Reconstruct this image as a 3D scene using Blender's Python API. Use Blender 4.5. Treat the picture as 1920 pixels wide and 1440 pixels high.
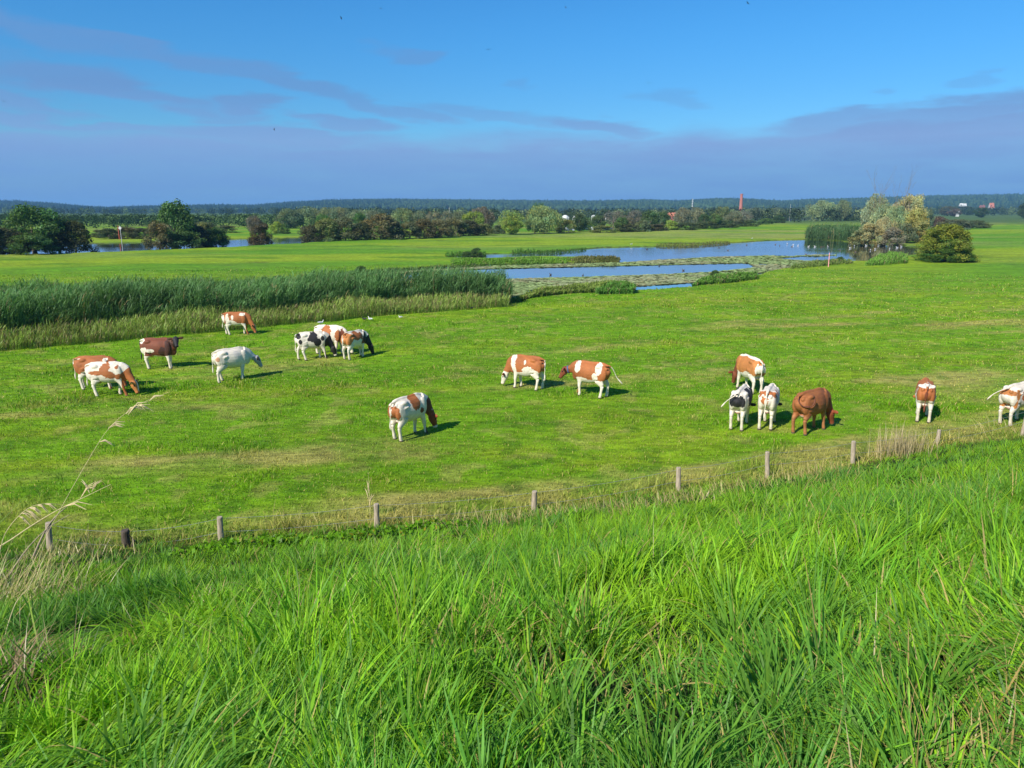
import bpy, bmesh, math, random
import numpy as np
from mathutils import Vector, Matrix

# ------------------------------------------------------------------ scene, camera, sky, sun
for o in list(bpy.data.objects): bpy.data.objects.remove(o)
scene = bpy.context.scene
COL = scene.collection
random.seed(5)
R = math.radians
FPX = 1420.0                  # focal length in pixels of the 1920 wide photograph
HC = 7.0                      # eye height above the pasture
PITCH = math.atan(327.0 / FPX)

cam = bpy.data.cameras.new('camera')
camo = bpy.data.objects.new('camera', cam)
COL.objects.link(camo)
camo.location = (0, 0, HC)
camo.rotation_euler = (R(90) - PITCH, 0, 0)
cam.sensor_width = 36.0
cam.lens = FPX / 1920.0 * 36.0
cam.clip_start = 0.05
cam.clip_end = 30000
scene.camera = camo

SUN_EL = R(38)
SHADOW_DIR = Vector((0.64, 0.77, 0)).normalized()      # shadows fall to the right and away
sun = bpy.data.lights.new('sun', 'SUN')
sun.energy = 4.7
sun.angle = R(0.5)
sun.color = (1.0, 0.93, 0.82)
suno = bpy.data.objects.new('sun', sun)
COL.objects.link(suno)
d = Vector((SHADOW_DIR.x * math.cos(SUN_EL), SHADOW_DIR.y * math.cos(SUN_EL), -math.sin(SUN_EL)))
suno.rotation_euler = d.to_track_quat('-Z', 'Y').to_euler()

scene.view_settings.view_transform = 'Standard'
scene.view_settings.look = 'None'
scene.view_settings.exposure = 0.40
scene.view_settings.gamma = 1.0
scene.render.engine = 'CYCLES'
scene.cycles.max_bounces = 6
scene.cycles.diffuse_bounces = 3
scene.cycles.glossy_bounces = 2
scene.cycles.transmission_bounces = 3
scene.cycles.volume_bounces = 0
scene.cycles.transparent_max_bounces = 8
scene.cycles.use_denoising = True
scene.cycles.caustics_reflective = False
scene.cycles.caustics_refractive = False


def px_dir(px, py):
    """world direction through a pixel of the photograph"""
    v = Vector((px - 960.0, 720.0 - py, -FPX)).normalized()
    return (Matrix.Rotation(R(90) - PITCH, 3, 'X') @ v)


def G(px, py, z=0.0):
    """ground point seen at a pixel"""
    v = px_dir(px, py)
    t = (z - HC) / v.z
    return (v.x * t, v.y * t)


world = bpy.data.worlds.new("World")
scene.world = world
world.use_nodes = True
nt = world.node_tree
nt.nodes.clear()


class NB:
    def __init__(self, nt): self.nt = nt
    def n(self, typ, ins=None, **kw):
        nd = self.nt.nodes.new(typ)
        for k, v in kw.items(): setattr(nd, k, v)
        if ins:
            for k, v in ins.items():
                s = nd.inputs[k]
                if isinstance(v, bpy.types.NodeSocket): self.nt.links.new(v, s)
                else: s.default_value = v
        return nd
    def math(self, op, a, b=None, c=None, clamp=False):
        ins = {0: a}
        if b is not None: ins[1] = b
        if c is not None: ins[2] = c
        nd = self.n('ShaderNodeMath', ins, operation=op); nd.use_clamp = clamp
        return nd.outputs[0]
    def mix(self, f, a, b, blend='MIX'):
        nd = self.nt.nodes.new('ShaderNodeMix'); nd.data_type = 'RGBA'; nd.blend_type = blend
        for s, v in ((nd.inputs[0], f), (nd.inputs[6], a), (nd.inputs[7], b)):
            if isinstance(v, bpy.types.NodeSocket): self.nt.links.new(v, s)
            else: s.default_value = v if not isinstance(v, tuple) or len(v) == 4 else (*v, 1)
        return nd.outputs[2]
    def smooth(self, v, a, b, lo=0.0, hi=1.0):
        nd = self.n('ShaderNodeMapRange', {'Value': v, 'From Min': a, 'From Max': b, 'To Min': lo, 'To Max': hi}, interpolation_type='SMOOTHSTEP')
        return nd.outputs[0]


B = NB(nt)
sky = B.n('ShaderNodeTexSky', sky_type='NISHITA')
sky.sun_disc = False
sky.sun_elevation = SUN_EL
# rotation 0 puts the sun towards +Y, turning clockwise seen from above
sky.sun_rotation = math.atan2(-SHADOW_DIR.x, -SHADOW_DIR.y)
sky.altitude = 0
sky.air_density = 1.0
sky.dust_density = 0.3
sky.ozone_density = 2.0
SKY_STRENGTH = 0.12
tc = B.n('ShaderNodeTexCoord')
sep = B.n('ShaderNodeSeparateXYZ', {0: tc.outputs['Generated']})
azm = B.math('ARCTAN2', sep.outputs[0], sep.outputs[1])
elv = B.math('ARCSINE', sep.outputs[2])
vec = B.n('ShaderNodeCombineXYZ', {0: azm, 1: elv, 2: 0.0}).outputs[0]
# soft, sideways drawn turbulence
nmap = B.n('ShaderNodeMapping', {'Vector': vec, 'Scale': (5.0, 26.0, 1.0)})
nz = B.n('ShaderNodeTexNoise', {'Vector': nmap.outputs[0], 'Scale': 1.6, 'Detail': 5.0, 'Roughness': 0.55})
nzc = B.n('ShaderNodeVectorMath', {0: nz.outputs['Color'], 1: (0.5, 0.5, 0.5)}, operation='SUBTRACT')
nzs = B.n('ShaderNodeVectorMath', {0: nzc.outputs[0], 1: (0.16, 0.045, 0.0)}, operation='MULTIPLY')
wv = B.n('ShaderNodeVectorMath', {0: vec, 1: nzs.outputs[0]}, operation='ADD').outputs[0]
wsep = B.n('ShaderNodeSeparateXYZ', {0: wv})


def azel(px, py):
    v = px_dir(px, py)
    return math.atan2(v.x, v.y), math.asin(v.z)


# cloud streaks: (px, py, half length, half height, tilt in degrees (down to the right), strength)
STREAKS = [(60, 52, 150, 17, 12, .8), (210, 75, 130, 15, 8, .85), (120, 150, 115, 22, 5, 1.0), (230, 178, 145, 13, 8, .9),
           (30, 186, 80, 10, 10, .8), (60, 217, 150, 7, 5, .8), (200, 233, 110, 6, 2, .7), (380, 125, 130, 12, 5, .8),
           (540, 152, 150, 14, 11, .8), (660, 186, 80, 12, 12, .7), (760, 210, 100, 10, 10, .65), (455, 195, 60, 13, -4, .85),
           (430, 218, 60, 8, 0, .6), (640, 225, 90, 9, 5, .8), (765, 108, 54, 13, 6, .6), (990, 160, 22, 7, 0, .3), (1262, 186, 60, 10, 4, .35),
           (1640, 171, 30, 6, 0, .3), (1850, 150, 34, 7, 0, .3), (60, 255, 220, 12, 1, .9), (20, 95, 60, 8, 5, .3), (930, 222, 150, 10, 8, .5),
           (1120, 236, 130, 14, 6, .8), (1600, 222, 190, 14, -4, .8), (1800, 205, 170, 16, -3, .9), (520, 253, 230, 15, 0, .9)]
mask = None
for (sx, sy, hl, hh, tilt, st) in STREAKS:
    a, e = azel(sx, sy)
    mp = B.n('ShaderNodeMapping', {'Vector': wv, 'Location': (a, e, 0), 'Rotation': (0, 0, R(-tilt)), 'Scale': (hl / FPX, hh / FPX * 1.15, 1)}, vector_type='TEXTURE')
    ln = B.n('ShaderNodeVectorMath', {0: mp.outputs[0]}, operation='LENGTH').outputs['Value']
    m = B.smooth(ln, 1.35, 0.55, 0.0, st)
    mask = m if mask is None else B.math('MAXIMUM', mask, m)
# the bank low over the horizon
a0, e0 = azel(960, 250)
rise = B.smooth(wsep.outputs[0], 0.05, 0.62, 0.0, 0.022)
bankedge = B.math('ADD', rise, e0 - 0.004)
bank = B.smooth(B.math('SUBTRACT', bankedge, wsep.outputs[1]), -0.012, 0.018)
# breaks in the sheet
nm2 = B.n('ShaderNodeMapping', {'Vector': vec, 'Scale': (3.0, 22.0, 1.0)})
nz2 = B.n('ShaderNodeTexNoise', {'Vector': nm2.outputs[0], 'Scale': 2.4, 'Detail': 4.0, 'Roughness': 0.6})
var = B.smooth(nz2.outputs['Fac'], 0.25, 0.7, 0.86, 1.0)
cm = B.math('MULTIPLY', B.math('MAXIMUM', mask, bank), var, clamp=True)
cm = B.math('MULTIPLY', cm, B.smooth(elv, -0.02, 0.0))
# the sheet is lighter and greyer towards its top, bluer towards the horizon
ccol = B.n('ShaderNodeValToRGB', {'Fac': B.smooth(elv, 0.0, 0.2)})
cr = ccol.color_ramp
cr.elements[0].position = 0.0; cr.elements[0].color = (0.165, 0.335, 0.655, 1)
cr.elements[1].position = 1.0; cr.elements[1].color = (0.14, 0.32, 0.65, 1)
for p, c in ((0.12, (0.185, 0.365, 0.69, 1)), (0.36, (0.240, 0.395, 0.715, 1)), (0.52, (0.205, 0.362, 0.68, 1)), (0.75, (0.150, 0.325, 0.64, 1))):
    el_ = cr.elements.new(p); el_.color = c
cscaled = B.n('ShaderNodeVectorMath', {0: ccol.outputs[0], 'Scale': 1.0 / SKY_STRENGTH * 0.76}, operation='SCALE').outputs[0]
hsv = B.n('ShaderNodeHueSaturation', {'Color': sky.outputs[0], 'Saturation': 1.25, 'Value': 1.0})
# SKY_TINT deepens the Sky Texture's blue the way the phone picture does
tint = B.mix(1.0, hsv.outputs[0], B.mix(B.smooth(elv, 0.08, 0.24), (0.285, 0.560, 0.79, 1), (0.285, 0.665, 0.90, 1)), 'MULTIPLY')
skycol = B.mix(cm, tint, cscaled)
bg = B.n('ShaderNodeBackground', {'Color': skycol, 'Strength': SKY_STRENGTH})
wo = B.n('ShaderNodeOutputWorld', {'Surface': bg.outputs[0]})


# ------------------------------------------------------------------ helpers
def _hash(ix, iy, seed):
    h = (ix.astype(np.int64) * 374761393 + iy.astype(np.int64) * 668265263 + seed * 974634777) & 0xffffffff
    h = ((h ^ (h >> 13)) * 1274126177) & 0xffffffff
    h = (h ^ (h >> 16)) & 0xffffffff
    return h.astype(np.float64) / 4294967295.0


def vnoise(x, y, seed=0):
    x = np.asarray(x, float); y = np.asarray(y, float)
    xi = np.floor(x); yi = np.floor(y)
    fx = x - xi; fy = y - yi
    fx = fx * fx * (3 - 2 * fx); fy = fy * fy * (3 - 2 * fy)
    a = _hash(xi, yi, seed); b = _hash(xi + 1, yi, seed); c = _hash(xi, yi + 1, seed); e = _hash(xi + 1, yi + 1, seed)
    return (a * (1 - fx) + b * fx) * (1 - fy) + (c * (1 - fx) + e * fx) * fy


def fbm(x, y, seed=0, oct=4):
    t = 0; amp = 0.5; tot = 0
    for i in range(oct):
        t = t + amp * vnoise(np.asarray(x) * 2 ** i + 17.3 * i, np.asarray(y) * 2 ** i - 9.1 * i, seed + i * 13)
        tot += amp; amp *= 0.5
    return t / tot


def sstep(a, b, v):
    t = np.clip((np.asarray(v, float) - a) / (b - a), 0, 1)
    return t * t * (3 - 2 * t)


def mesh_np(name, V, F, mat, col=None, smooth=False, parent=None, link=True):
    """V (n,3), F (m,k) with k = 3 or 4 (or a list of such arrays), col (n,3) per vertex"""
    me = bpy.data.meshes.new(name)
    Fs = F if isinstance(F, list) else [F]
    Fs = [f for f in Fs if len(f)]
    me.vertices.add(len(V))
    me.vertices.foreach_set('co', np.ascontiguousarray(V, dtype=np.float32).ravel())
    nl = sum(f.size for f in Fs); nf = sum(len(f) for f in Fs)
    me.loops.add(nl)
    me.loops.foreach_set('vertex_index', np.concatenate([f.ravel() for f in Fs]).astype(np.int32))
    me.polygons.add(nf)
    sizes = np.concatenate([np.full(len(f), f.shape[1], np.int32) for f in Fs])
    starts = np.concatenate([[0], np.cumsum(sizes)[:-1]]).astype(np.int32)
    me.polygons.foreach_set('loop_start', starts)
    me.polygons.foreach_set('loop_total', sizes)
    if smooth: me.polygons.foreach_set('use_smooth', np.ones(nf, bool))
    me.update(calc_edges=True)
    if col is not None:
        ca = me.color_attributes.new('Col', 'FLOAT_COLOR', 'POINT')
        c4 = np.ones((len(V), 4), np.float32); c4[:, :3] = col
        ca.data.foreach_set('color', c4.ravel())
    if mat is not None: me.materials.append(mat)
    ob = bpy.data.objects.new(name, me)
    if link: COL.objects.link(ob)
    if parent is not None: ob.parent = parent
    return ob


def tag(o, label=None, cat=None, group=None, kind=None):
    if label: o['label'] = label
    if cat: o['category'] = cat
    if group: o['group'] = group
    if kind: o['kind'] = kind
    return o


def empty(name, loc, rz=0.0):
    o = bpy.data.objects.new(name, None)
    COL.objects.link(o)
    o.location = loc; o.rotation_euler = (0, 0, rz)
    o.empty_display_size = 0.2
    return o


def new_mat(name):
    m = bpy.data.materials.new(name); m.use_nodes = True
    m.node_tree.nodes.clear()
    return m, NB(m.node_tree)


def mat_leaf(name, trans=0.35, gloss=0.06, rough=0.45, bright=1.0, tint_obj=False, tcol=(1.15, 1.25, 0.55)):
    """thin leaf or blade: colour from the Col attribute, light passes through"""
    m, b = new_mat(name)
    at = b.n('ShaderNodeAttribute', attribute_name='Col')
    c = at.outputs['Color']
    if tint_obj:
        oi = b.n('ShaderNodeObjectInfo')
        c = b.mix(1.0, c, oi.outputs['Color'], 'MULTIPLY')
    if bright != 1.0:
        c = b.mix(1.0, c, (bright, bright, bright), 'MULTIPLY')
    df = b.n('ShaderNodeBsdfDiffuse', {'Color': c, 'Roughness': 0.5})
    tcl = b.mix(1.0, c, tcol, 'MULTIPLY')
    tr = b.n('ShaderNodeBsdfTranslucent', {'Color': tcl})
    mx = b.n('ShaderNodeMixShader', {0: trans, 1: df.outputs[0], 2: tr.outputs[0]})
    gl = b.n('ShaderNodeBsdfGlossy', {'Color': (0.9, 0.95, 0.85, 1), 'Roughness': rough})
    mx2 = b.n('ShaderNodeMixShader', {0: gloss, 1: mx.outputs[0], 2: gl.outputs[0]})
    b.n('ShaderNodeOutputMaterial', {'Surface': mx2.outputs[0]})
    return m


def mat_plain(name, color, rough=0.7, noise=0.0, scale=8.0, bump=0.0, attr=False, metallic=0.0, stretch=(1, 1, 1)):
    m, b = new_mat(name)
    tcn = b.n('ShaderNodeTexCoord')
    mp = b.n('ShaderNodeMapping', {'Vector': tcn.outputs['Object'], 'Scale': stretch})
    nzn = b.n('ShaderNodeTexNoise', {'Vector': mp.outputs[0], 'Scale': scale, 'Detail': 5.0, 'Roughness': 0.6})
    if attr:
        c = b.n('ShaderNodeAttribute', attribute_name='Col').outputs['Color']
    else:
        c = b.n('ShaderNodeRGB').outputs[0]; c.default_value = (*color, 1)
    if noise > 0:
        f = b.smooth(nzn.outputs['Fac'], 0.25, 0.75, 1 - noise, 1 + noise)
        c = b.n('ShaderNodeVectorMath', {0: c, 'Scale': f}, operation='SCALE').outputs[0]
    p = b.n('ShaderNodeBsdfPrincipled', {'Base Color': c, 'Roughness': rough, 'Metallic': metallic})
    if bump > 0:
        bp = b.n('ShaderNodeBump', {'Height': nzn.outputs['Fac'], 'Strength': 1.0, 'Distance': bump})
        b.nt.links.new(bp.outputs[0], p.inputs['Normal'])
    b.n('ShaderNodeOutputMaterial', {'Surface': p.outputs[0]})
    return m


# ------------------------------------------------------------------ terrain
NX, NY = -0.292, 0.956            # unit normal of the dike line, towards the pasture


def s_of(x, y):
    # the dike line bends slightly away at both sides
    return x * NX + y * NY - 0.0075 * np.minimum((x - 1.0) ** 2, 160.0) * np.clip((y - 3.0) / 9.0, 0, 1)


DIKE_S = [-60, -24, -6, -2.5, 0, 2.2, 4.6, 8, 12.0, 14.6, 15.8, 17.0]
DIKE_Z = [0, 0.1, 5.45, 5.62, 5.5, 5.02, 4.32, 2.92, 1.30, 0.36, 0.08, 0.0]
TREE_PX = np.array([-300, 0, 80, 150, 200, 240, 300, 360, 420, 500, 560, 640, 740, 860, 960, 1100, 1200, 1250, 1320, 1370, 1440, 1500, 1600, 1700, 1850, 1920, 2200])
TREE_PY = np.array([376, 379, 377, 382, 387, 389, 387, 386, 384, 385, 380, 375.5, 374, 375, 376, 377, 375, 377, 373, 373, 377, 374, 372, 368, 365.5, 367, 368])


def hill_top(x, y):
    """treetop elevation angle wanted in direction x/y -> height factor"""
    pxx = 960 + FPX * (x / np.maximum(y, 1)) * 0.974
    return np.interp(pxx, TREE_PX, 395 - TREE_PY)


def poly_px(pts, z=0.0):
    return np.array([G(a, b, z) for a, b in pts])


def inside(P, x, y):
    r = np.zeros(x.shape, bool)
    n = len(P)
    for i in range(n):
        x0, y0 = P[i]; x1, y1 = P[(i + 1) % n]
        if y0 == y1: continue
        c = ((y0 > y) != (y1 > y)) & (x < (x1 - x0) * (y - y0) / (y1 - y0) + x0)
        r ^= c
    return r


def edge_dist(P, x, y):
    dmin = np.full(x.shape, 1e9)
    n = len(P)
    for i in range(n):
        a = P[i]; b = P[(i + 1) % n]; ab = b - a
        t = np.clip(((x - a[0]) * ab[0] + (y - a[1]) * ab[1]) / (ab @ ab + 1e-9), 0, 1)
        dmin = np.minimum(dmin, np.hypot(x - a[0] - t * ab[0], y - a[1] - t * ab[1]))
    return np.where(inside(P, x, y), dmin, -dmin)


WZ = -0.22
POND = poly_px([(845, 481), (900, 477), (1000, 474.5), (1065, 469.5), (1140, 464), (1300, 461.5), (1370, 456), (1440, 451), (1520, 449.5),
                (1610, 455), (1700, 462), (1760, 464), (1770, 472), (1700, 479), (1660, 484), (1630, 489.5), (1590, 491), (1560, 493),
                (1500, 500), (1440, 508), (1400, 519), (1300, 534), (1290, 540), (1190, 546.5), (1150, 543), (1060, 546), (975, 561),
                (955, 569), (930, 571), (890, 560), (820, 552), (760, 550), (700, 545), (640, 535), (610, 525), (625, 517), (650, 514), (700, 509), (800, 503), (900, 496.5),
                (960, 495), (1160, 491.5), (1166, 488), (1162, 484), (1100, 482), (1000, 481.5), (900, 485), (845, 484)], WZ)
RIVER = poly_px([(-500, 462), (0, 460), (100, 458.5), (165, 457), (275, 455), (430, 449), (500, 447), (560, 445.5), (640, 443), (700, 441), (720, 444),
                 (640, 449), (560, 457.5), (510, 459), (430, 464.5), (300, 470), (240, 472), (165, 475), (100, 477), (0, 479), (-500, 481)], WZ)
SHEET = [poly_px([(1062, 425.0), (1180, 424.0), (1180, 431.5), (1062, 433)], WZ),
         poly_px([(1460, 408), (1530, 407.5), (1535, 412.5), (1470, 415)], WZ),
         poly_px([(1560, 405.5), (1750, 405), (1750, 407.5), (1560, 408)], WZ)]


def height(x, y):
    x = np.asarray(x, float); y = np.asarray(y, float)
    s = s_of(x, y)
    z = np.interp(s, DIKE_S, DIKE_Z)
    r = np.hypot(x, y)
    # small humps of the old pasture
    und = (fbm(x * 0.35, y * 0.35, 3, 3) - 0.5) * 0.16 + (fbm(x * 0.06, y * 0.06, 4, 2) - 0.5) * 0.3 * sstep(45, 90, r)
    z = z + und * sstep(16.5, 19, s) + (fbm(x * 0.9, y * 0.9, 9, 3) - 0.5) * 0.25 * (1 - sstep(14, 17, s))
    far = (r > 45) & (r < 1500) & (y > 0)
    if np.any(far):
        xf = x[far]; yf = y[far]
        jit = (fbm(xf * 0.35, yf * 0.35, 21, 3) - 0.5) * 1.6
        zf = z[far]
        for P in [POND, RIVER] + SHEET:
            sd = edge_dist(P, xf, yf)
            sd = sd + jit * np.where(sd > -4, 1, 0) * (1.0 if P is POND else 0.6)
            zf = zf * sstep(1.0, -3.0, sd) - 0.75 * sstep(-1.2, 1.6, sd)
        z[far] = zf
    # wooded hills on the horizon
    want = hill_top(x, y) / FPX * 3000.0 + 7.0 - 15.0
    z = z + np.where(y > 0, sstep(1500, 3000, y) * want, 0) + np.where(y > 3000, sstep(3000, 5200, y) * want * 0.1, 0)
    return z


def dike_frame(x, y):
    return x * 0.956 + y * 0.292, s_of(x, y)


GREEN = np.array([0.180, 0.370, 0.008])
GREEN2 = np.array([0.290, 0.415, 0.016])
STRAW = np.array([0.470, 0.400, 0.120])
LUSH = np.array([0.145, 0.335, 0.012])
DEEP = np.array([0.080, 0.235, 0.006])


def lerp(a, b, t):
    return a * (1 - t)[..., None] + b * t[..., None]


def field_color(x, y):
    x = np.asarray(x, float); y = np.asarray(y, float)
    u, s = dike_frame(x, y)
    r = np.hypot(x, y)
    n1 = fbm(u * 0.10, s * 0.34, 31, 4)
    n2 = fbm(u * 0.5, s * 0.9, 37, 3)
    c = lerp(GREEN, GREEN2, sstep(0.42, 0.68, n1 * 0.6 + n2 * 0.4) * 0.8)
    # straw left by mowing: strips along the dike, more of it on the right and by the fence
    n3 = fbm(u * 0.07 + 5, s * 0.42, 41, 4)
    w = 0.10 * sstep(-6, 14, x) + 0.16 * np.exp(-((s - 17.0) / 2.0) ** 2) + 0.05 * sstep(60, 30, r)
    w = w - 0.12 * sstep(30, 50, s) - 0.035
    st = sstep(0.60, 0.78, n3 + w) * (0.35 + 0.65 * sstep(0.3, 0.7, n2))
    c = lerp(c, STRAW, st * 0.75)
    dp = sstep(0.60, 0.74, fbm(u * 0.12 - 7, s * 0.3 + 3, 47, 3)) * 0.3
    c = lerp(c, DEEP, dp * (1 - st))
    sp = sstep(0.62, 0.75, fbm(x * 1.3, y * 1.3, 49, 3)); c = lerp(c, DEEP * 0.9, sp * .5)
    sp = sstep(0.60, 0.72, fbm(x * 1.1 + 40, y * 1.1, 50, 3)); c = lerp(c, STRAW, sp * .35)
    # far side of the water: brighter, smoother meadow
    fm = sstep(70, 110, r)
    nf = fbm(u * 0.02, s * 0.06, 53, 4)
    cf = lerp(LUSH, GREEN2, sstep(0.35, 0.7, nf))
    pp = sstep(0.52, 0.75, fbm(x * 0.012 + 3, y * 0.05, 59, 3) + 0.16 * np.exp(-((x - 75) / 45) ** 2) * np.exp(-((y - 215) / 55) ** 2) * 1.8)
    cf = lerp(cf, np.array([0.33, 0.34, 0.10]), pp * 0.6 * sstep(110, 170, r))
    cf = lerp(cf, DEEP * 1.1, 0.65 * sstep(0.56, 0.70, fbm(x * 0.07, y * 0.2, 61, 4)))
    return lerp(c, cf, fm)


def ground_color(x, y, z):
    c = field_color(x, y) * 0.80
    s = s_of(x, y)
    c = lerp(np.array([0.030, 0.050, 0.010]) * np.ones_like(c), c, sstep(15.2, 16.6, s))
    mud = sstep(-0.05, -0.24, z) * (s > 20)
    c = lerp(c, np.array([0.055, 0.05, 0.03]) * np.ones_like(c), mud)
    woods = sstep(330, 480, y)
    c = lerp(c, np.array([0.07, 0.12, 0.03]) * np.ones_like(c), woods * 0.9)
    c = lerp(c, np.array([0.02, 0.04, 0.012]) * np.ones_like(c), sstep(1400, 1700, y))
    return c


def build_ground():
    # polar sheet round the viewpoint, fine in the direction of the view and reaching the horizon all round
    ang = np.concatenate([np.linspace(-180, -44, 46)[:-1], np.linspace(-44, 44, 720), np.linspace(44, 180, 46)[1:-1]]) * math.pi / 180
    rad = np.concatenate([[0.25], np.geomspace(0.6, 13.0, 110), np.geomspace(13.0, 400, 520)[1:], np.geomspace(400, 6800, 90)[1:]])
    A, Rr = np.meshgrid(ang, rad)
    X = Rr * np.sin(A); Y = Rr * np.cos(A)
    Z = height(X.ravel(), Y.ravel()).reshape(X.shape)
    na = len(ang); nr = len(rad)
    V = np.stack([X.ravel(), Y.ravel(), Z.ravel()], 1)
    i = np.arange(nr - 1)[:, None] * na; j = np.arange(na)[None, :]; j2 = (j + 1) % na
    F = np.stack([i + j, i + na + j, i + na + j2, i + j2], -1).reshape(-1, 4)
    c = ground_color(X.ravel(), Y.ravel(), Z.ravel())
    m, b = new_mat('pasture ground')
    at = b.n('ShaderNodeAttribute', attribute_name='Col')
    tcn = b.n('ShaderNodeTexCoord')
    mp = b.n('ShaderNodeMapping', {'Vector': tcn.outputs['Object'], 'Rotation': (0, 0, R(-17)), 'Scale': (0.45, 1.0, 1.0)})
    n1 = b.n('ShaderNodeTexNoise', {'Vector': mp.outputs[0], 'Scale': 3.0, 'Detail': 7.0, 'Roughness': 0.72})
    n2 = b.n('ShaderNodeTexNoise', {'Vector': mp.outputs[0], 'Scale': 0.35, 'Detail': 4.0, 'Roughness': 0.6})
    f = b.smooth(n1.outputs['Fac'], 0.28, 0.72, 0.55, 1.45)
    f2 = b.smooth(n2.outputs['Fac'], 0.3, 0.7, 0.84, 1.16)
    cc = b.n('ShaderNodeVectorMath', {0: at.outputs['Color'], 'Scale': b.math('MULTIPLY', f, f2)}, operation='SCALE').outputs[0]
    p = b.n('ShaderNodeBsdfPrincipled', {'Base Color': cc, 'Roughness': 0.95, 'Specular IOR Level': 0.15})
    bp = b.n('ShaderNodeBump', {'Height': n1.outputs['Fac'], 'Strength': 1.0, 'Distance': 0.13})
    b.nt.links.new(bp.outputs[0], p.inputs['Normal'])
    b.n('ShaderNodeOutputMaterial', {'Surface': p.outputs[0]})
    g = mesh_np('ground', V, F, m, c, smooth=True)
    tag(g, kind='structure')
    return g


build_ground()


def build_water(name, P, margin=3.0):
    me = bpy.data.meshes.new(name)
    lo = P.min(0) - margin; hi = P.max(0) + margin
    V = np.array([[lo[0], lo[1], WZ], [hi[0], lo[1], WZ], [hi[0], hi[1], WZ], [lo[0], hi[1], WZ]])
    o = mesh_np(name, V, np.array([[0, 1, 2, 3]]), MAT_WATER)
    return tag(o, kind='structure')


MAT_WATER, b = new_mat('water')
tcn = b.n('ShaderNodeTexCoord')
mp = b.n('ShaderNodeMapping', {'Vector': tcn.outputs['Object'], 'Scale': (0.5, 1.2, 1.0)})
n1 = b.n('ShaderNodeTexNoise', {'Vector': mp.outputs[0], 'Scale': 1.4, 'Detail': 3.0, 'Roughness': 0.5})
n2 = b.n('ShaderNodeTexNoise', {'Vector': mp.outputs[0], 'Scale': 0.05, 'Detail': 2.0})
bp = b.n('ShaderNodeBump', {'Height': n1.outputs['Fac'], 'Strength': b.smooth(n2.outputs['Fac'], 0.4, 0.6, 0.15, 0.5), 'Distance': 0.03})
wd = b.n('ShaderNodeBsdfDiffuse', {'Color': (0.02, 0.04, 0.05, 1)})
wg = b.n('ShaderNodeBsdfGlossy', {'Color': (0.98, 0.99, 1.0, 1), 'Roughness': 0.03, 'Normal': bp.outputs[0]})
fr = b.n('ShaderNodeFresnel', {'IOR': 1.33})
mxw = b.n('ShaderNodeMixShader', {0: b.math('POWER', fr.outputs[0], 0.4), 1: wd.outputs[0], 2: wg.outputs[0]})
b.n('ShaderNodeOutputMaterial', {'Surface': mxw.outputs[0]})
build_water('pond_water', POND)
build_water('river_water', RIVER)
for q, P in enumerate(SHEET):
    build_water('river_water', P)
# ------------------------------------------------------------------ blades
def blades(X, Y, Z, L, W, th0, k, az, col0, col1, nseg=4, rng=None, tw=None):
    """ribbons that start at angle th0 from the vertical towards az and bend by k more until the tip"""
    n = len(X)
    t = np.linspace(0, 1, nseg + 1)
    th = th0[:, None] + k[:, None] * (t[None, :-1] + 0.5 / nseg) ** 1.3
    dl = L[:, None] / nseg
    dx = np.sin(th) * dl; dz = np.cos(th) * dl
    H = np.concatenate([np.zeros((n, 1)), np.cumsum(dx, 1)], 1)
    Vz = np.concatenate([np.zeros((n, 1)), np.cumsum(dz, 1)], 1)
    cx, sx = np.cos(az)[:, None], np.sin(az)[:, None]
    px = X[:, None] + H * cx; py = Y[:, None] + H * sx; pz = Z[:, None] + Vz
    if tw is None: tw = rng.uniform(-0.9, 0.9, n)
    wa = az + math.pi / 2 + tw
    wx = np.cos(wa)[:, None]; wy = np.sin(wa)[:, None]
    prof = np.interp(t, [0, 0.25, 0.6, 1], [0.7, 1.0, 0.8, 0.06])[None, :] * W[:, None] * 0.5
    A = np.stack([px - wx * prof, py - wy * prof, pz], -1)
    Bv = np.stack([px + wx * prof, py + wy * prof, pz], -1)
    V = np.stack([A, Bv], 2).reshape(-1, 3)
    base = (np.arange(n) * (nseg + 1) * 2)[:, None]
    q = (np.arange(nseg) * 2)[None, :]
    F = np.stack([base + q, base + q + 1, base + q + 3, base + q + 2], -1).reshape(-1, 4)
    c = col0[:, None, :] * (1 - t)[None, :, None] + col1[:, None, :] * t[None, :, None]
    C = np.repeat(c, 2, axis=1).reshape(-1, 3)
    return V, F, C


class Bag:
    def __init__(self): self.V = []; self.F = []; self.C = []; self.n = 0
    def add(self, V, F, C):
        self.V.append(V); self.F.append(F + self.n); self.C.append(C); self.n += len(V)
    def build(self, name, mat, **kw):
        return mesh_np(name, np.concatenate(self.V), self.F, mat, np.concatenate(self.C), **kw)


def polar_points(rng, n, r0, r1, a=43, power=1.0):
    """points in the wedge in front of the viewpoint, density ~ r**(power-2) (power 2 = even)"""
    u = rng.random(n)
    if power == 0: r = r0 * (r1 / r0) ** u
    else: r = (r0 ** power + u * (r1 ** power - r0 ** power)) ** (1 / power)
    an = rng.uniform(-a, a, n) * math.pi / 180
    return r * np.sin(an), r * np.cos(an)


MAT_GRASS = mat_leaf('grass blade', trans=0.42, gloss=0.016, rough=0.5)
MAT_STRAW = mat_leaf('dry stalk', trans=0.2, gloss=0.05, tcol=(1.0, 0.9, 0.6))
MAT_REED = mat_leaf('reed leaf', trans=0.30, gloss=0.012)


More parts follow.
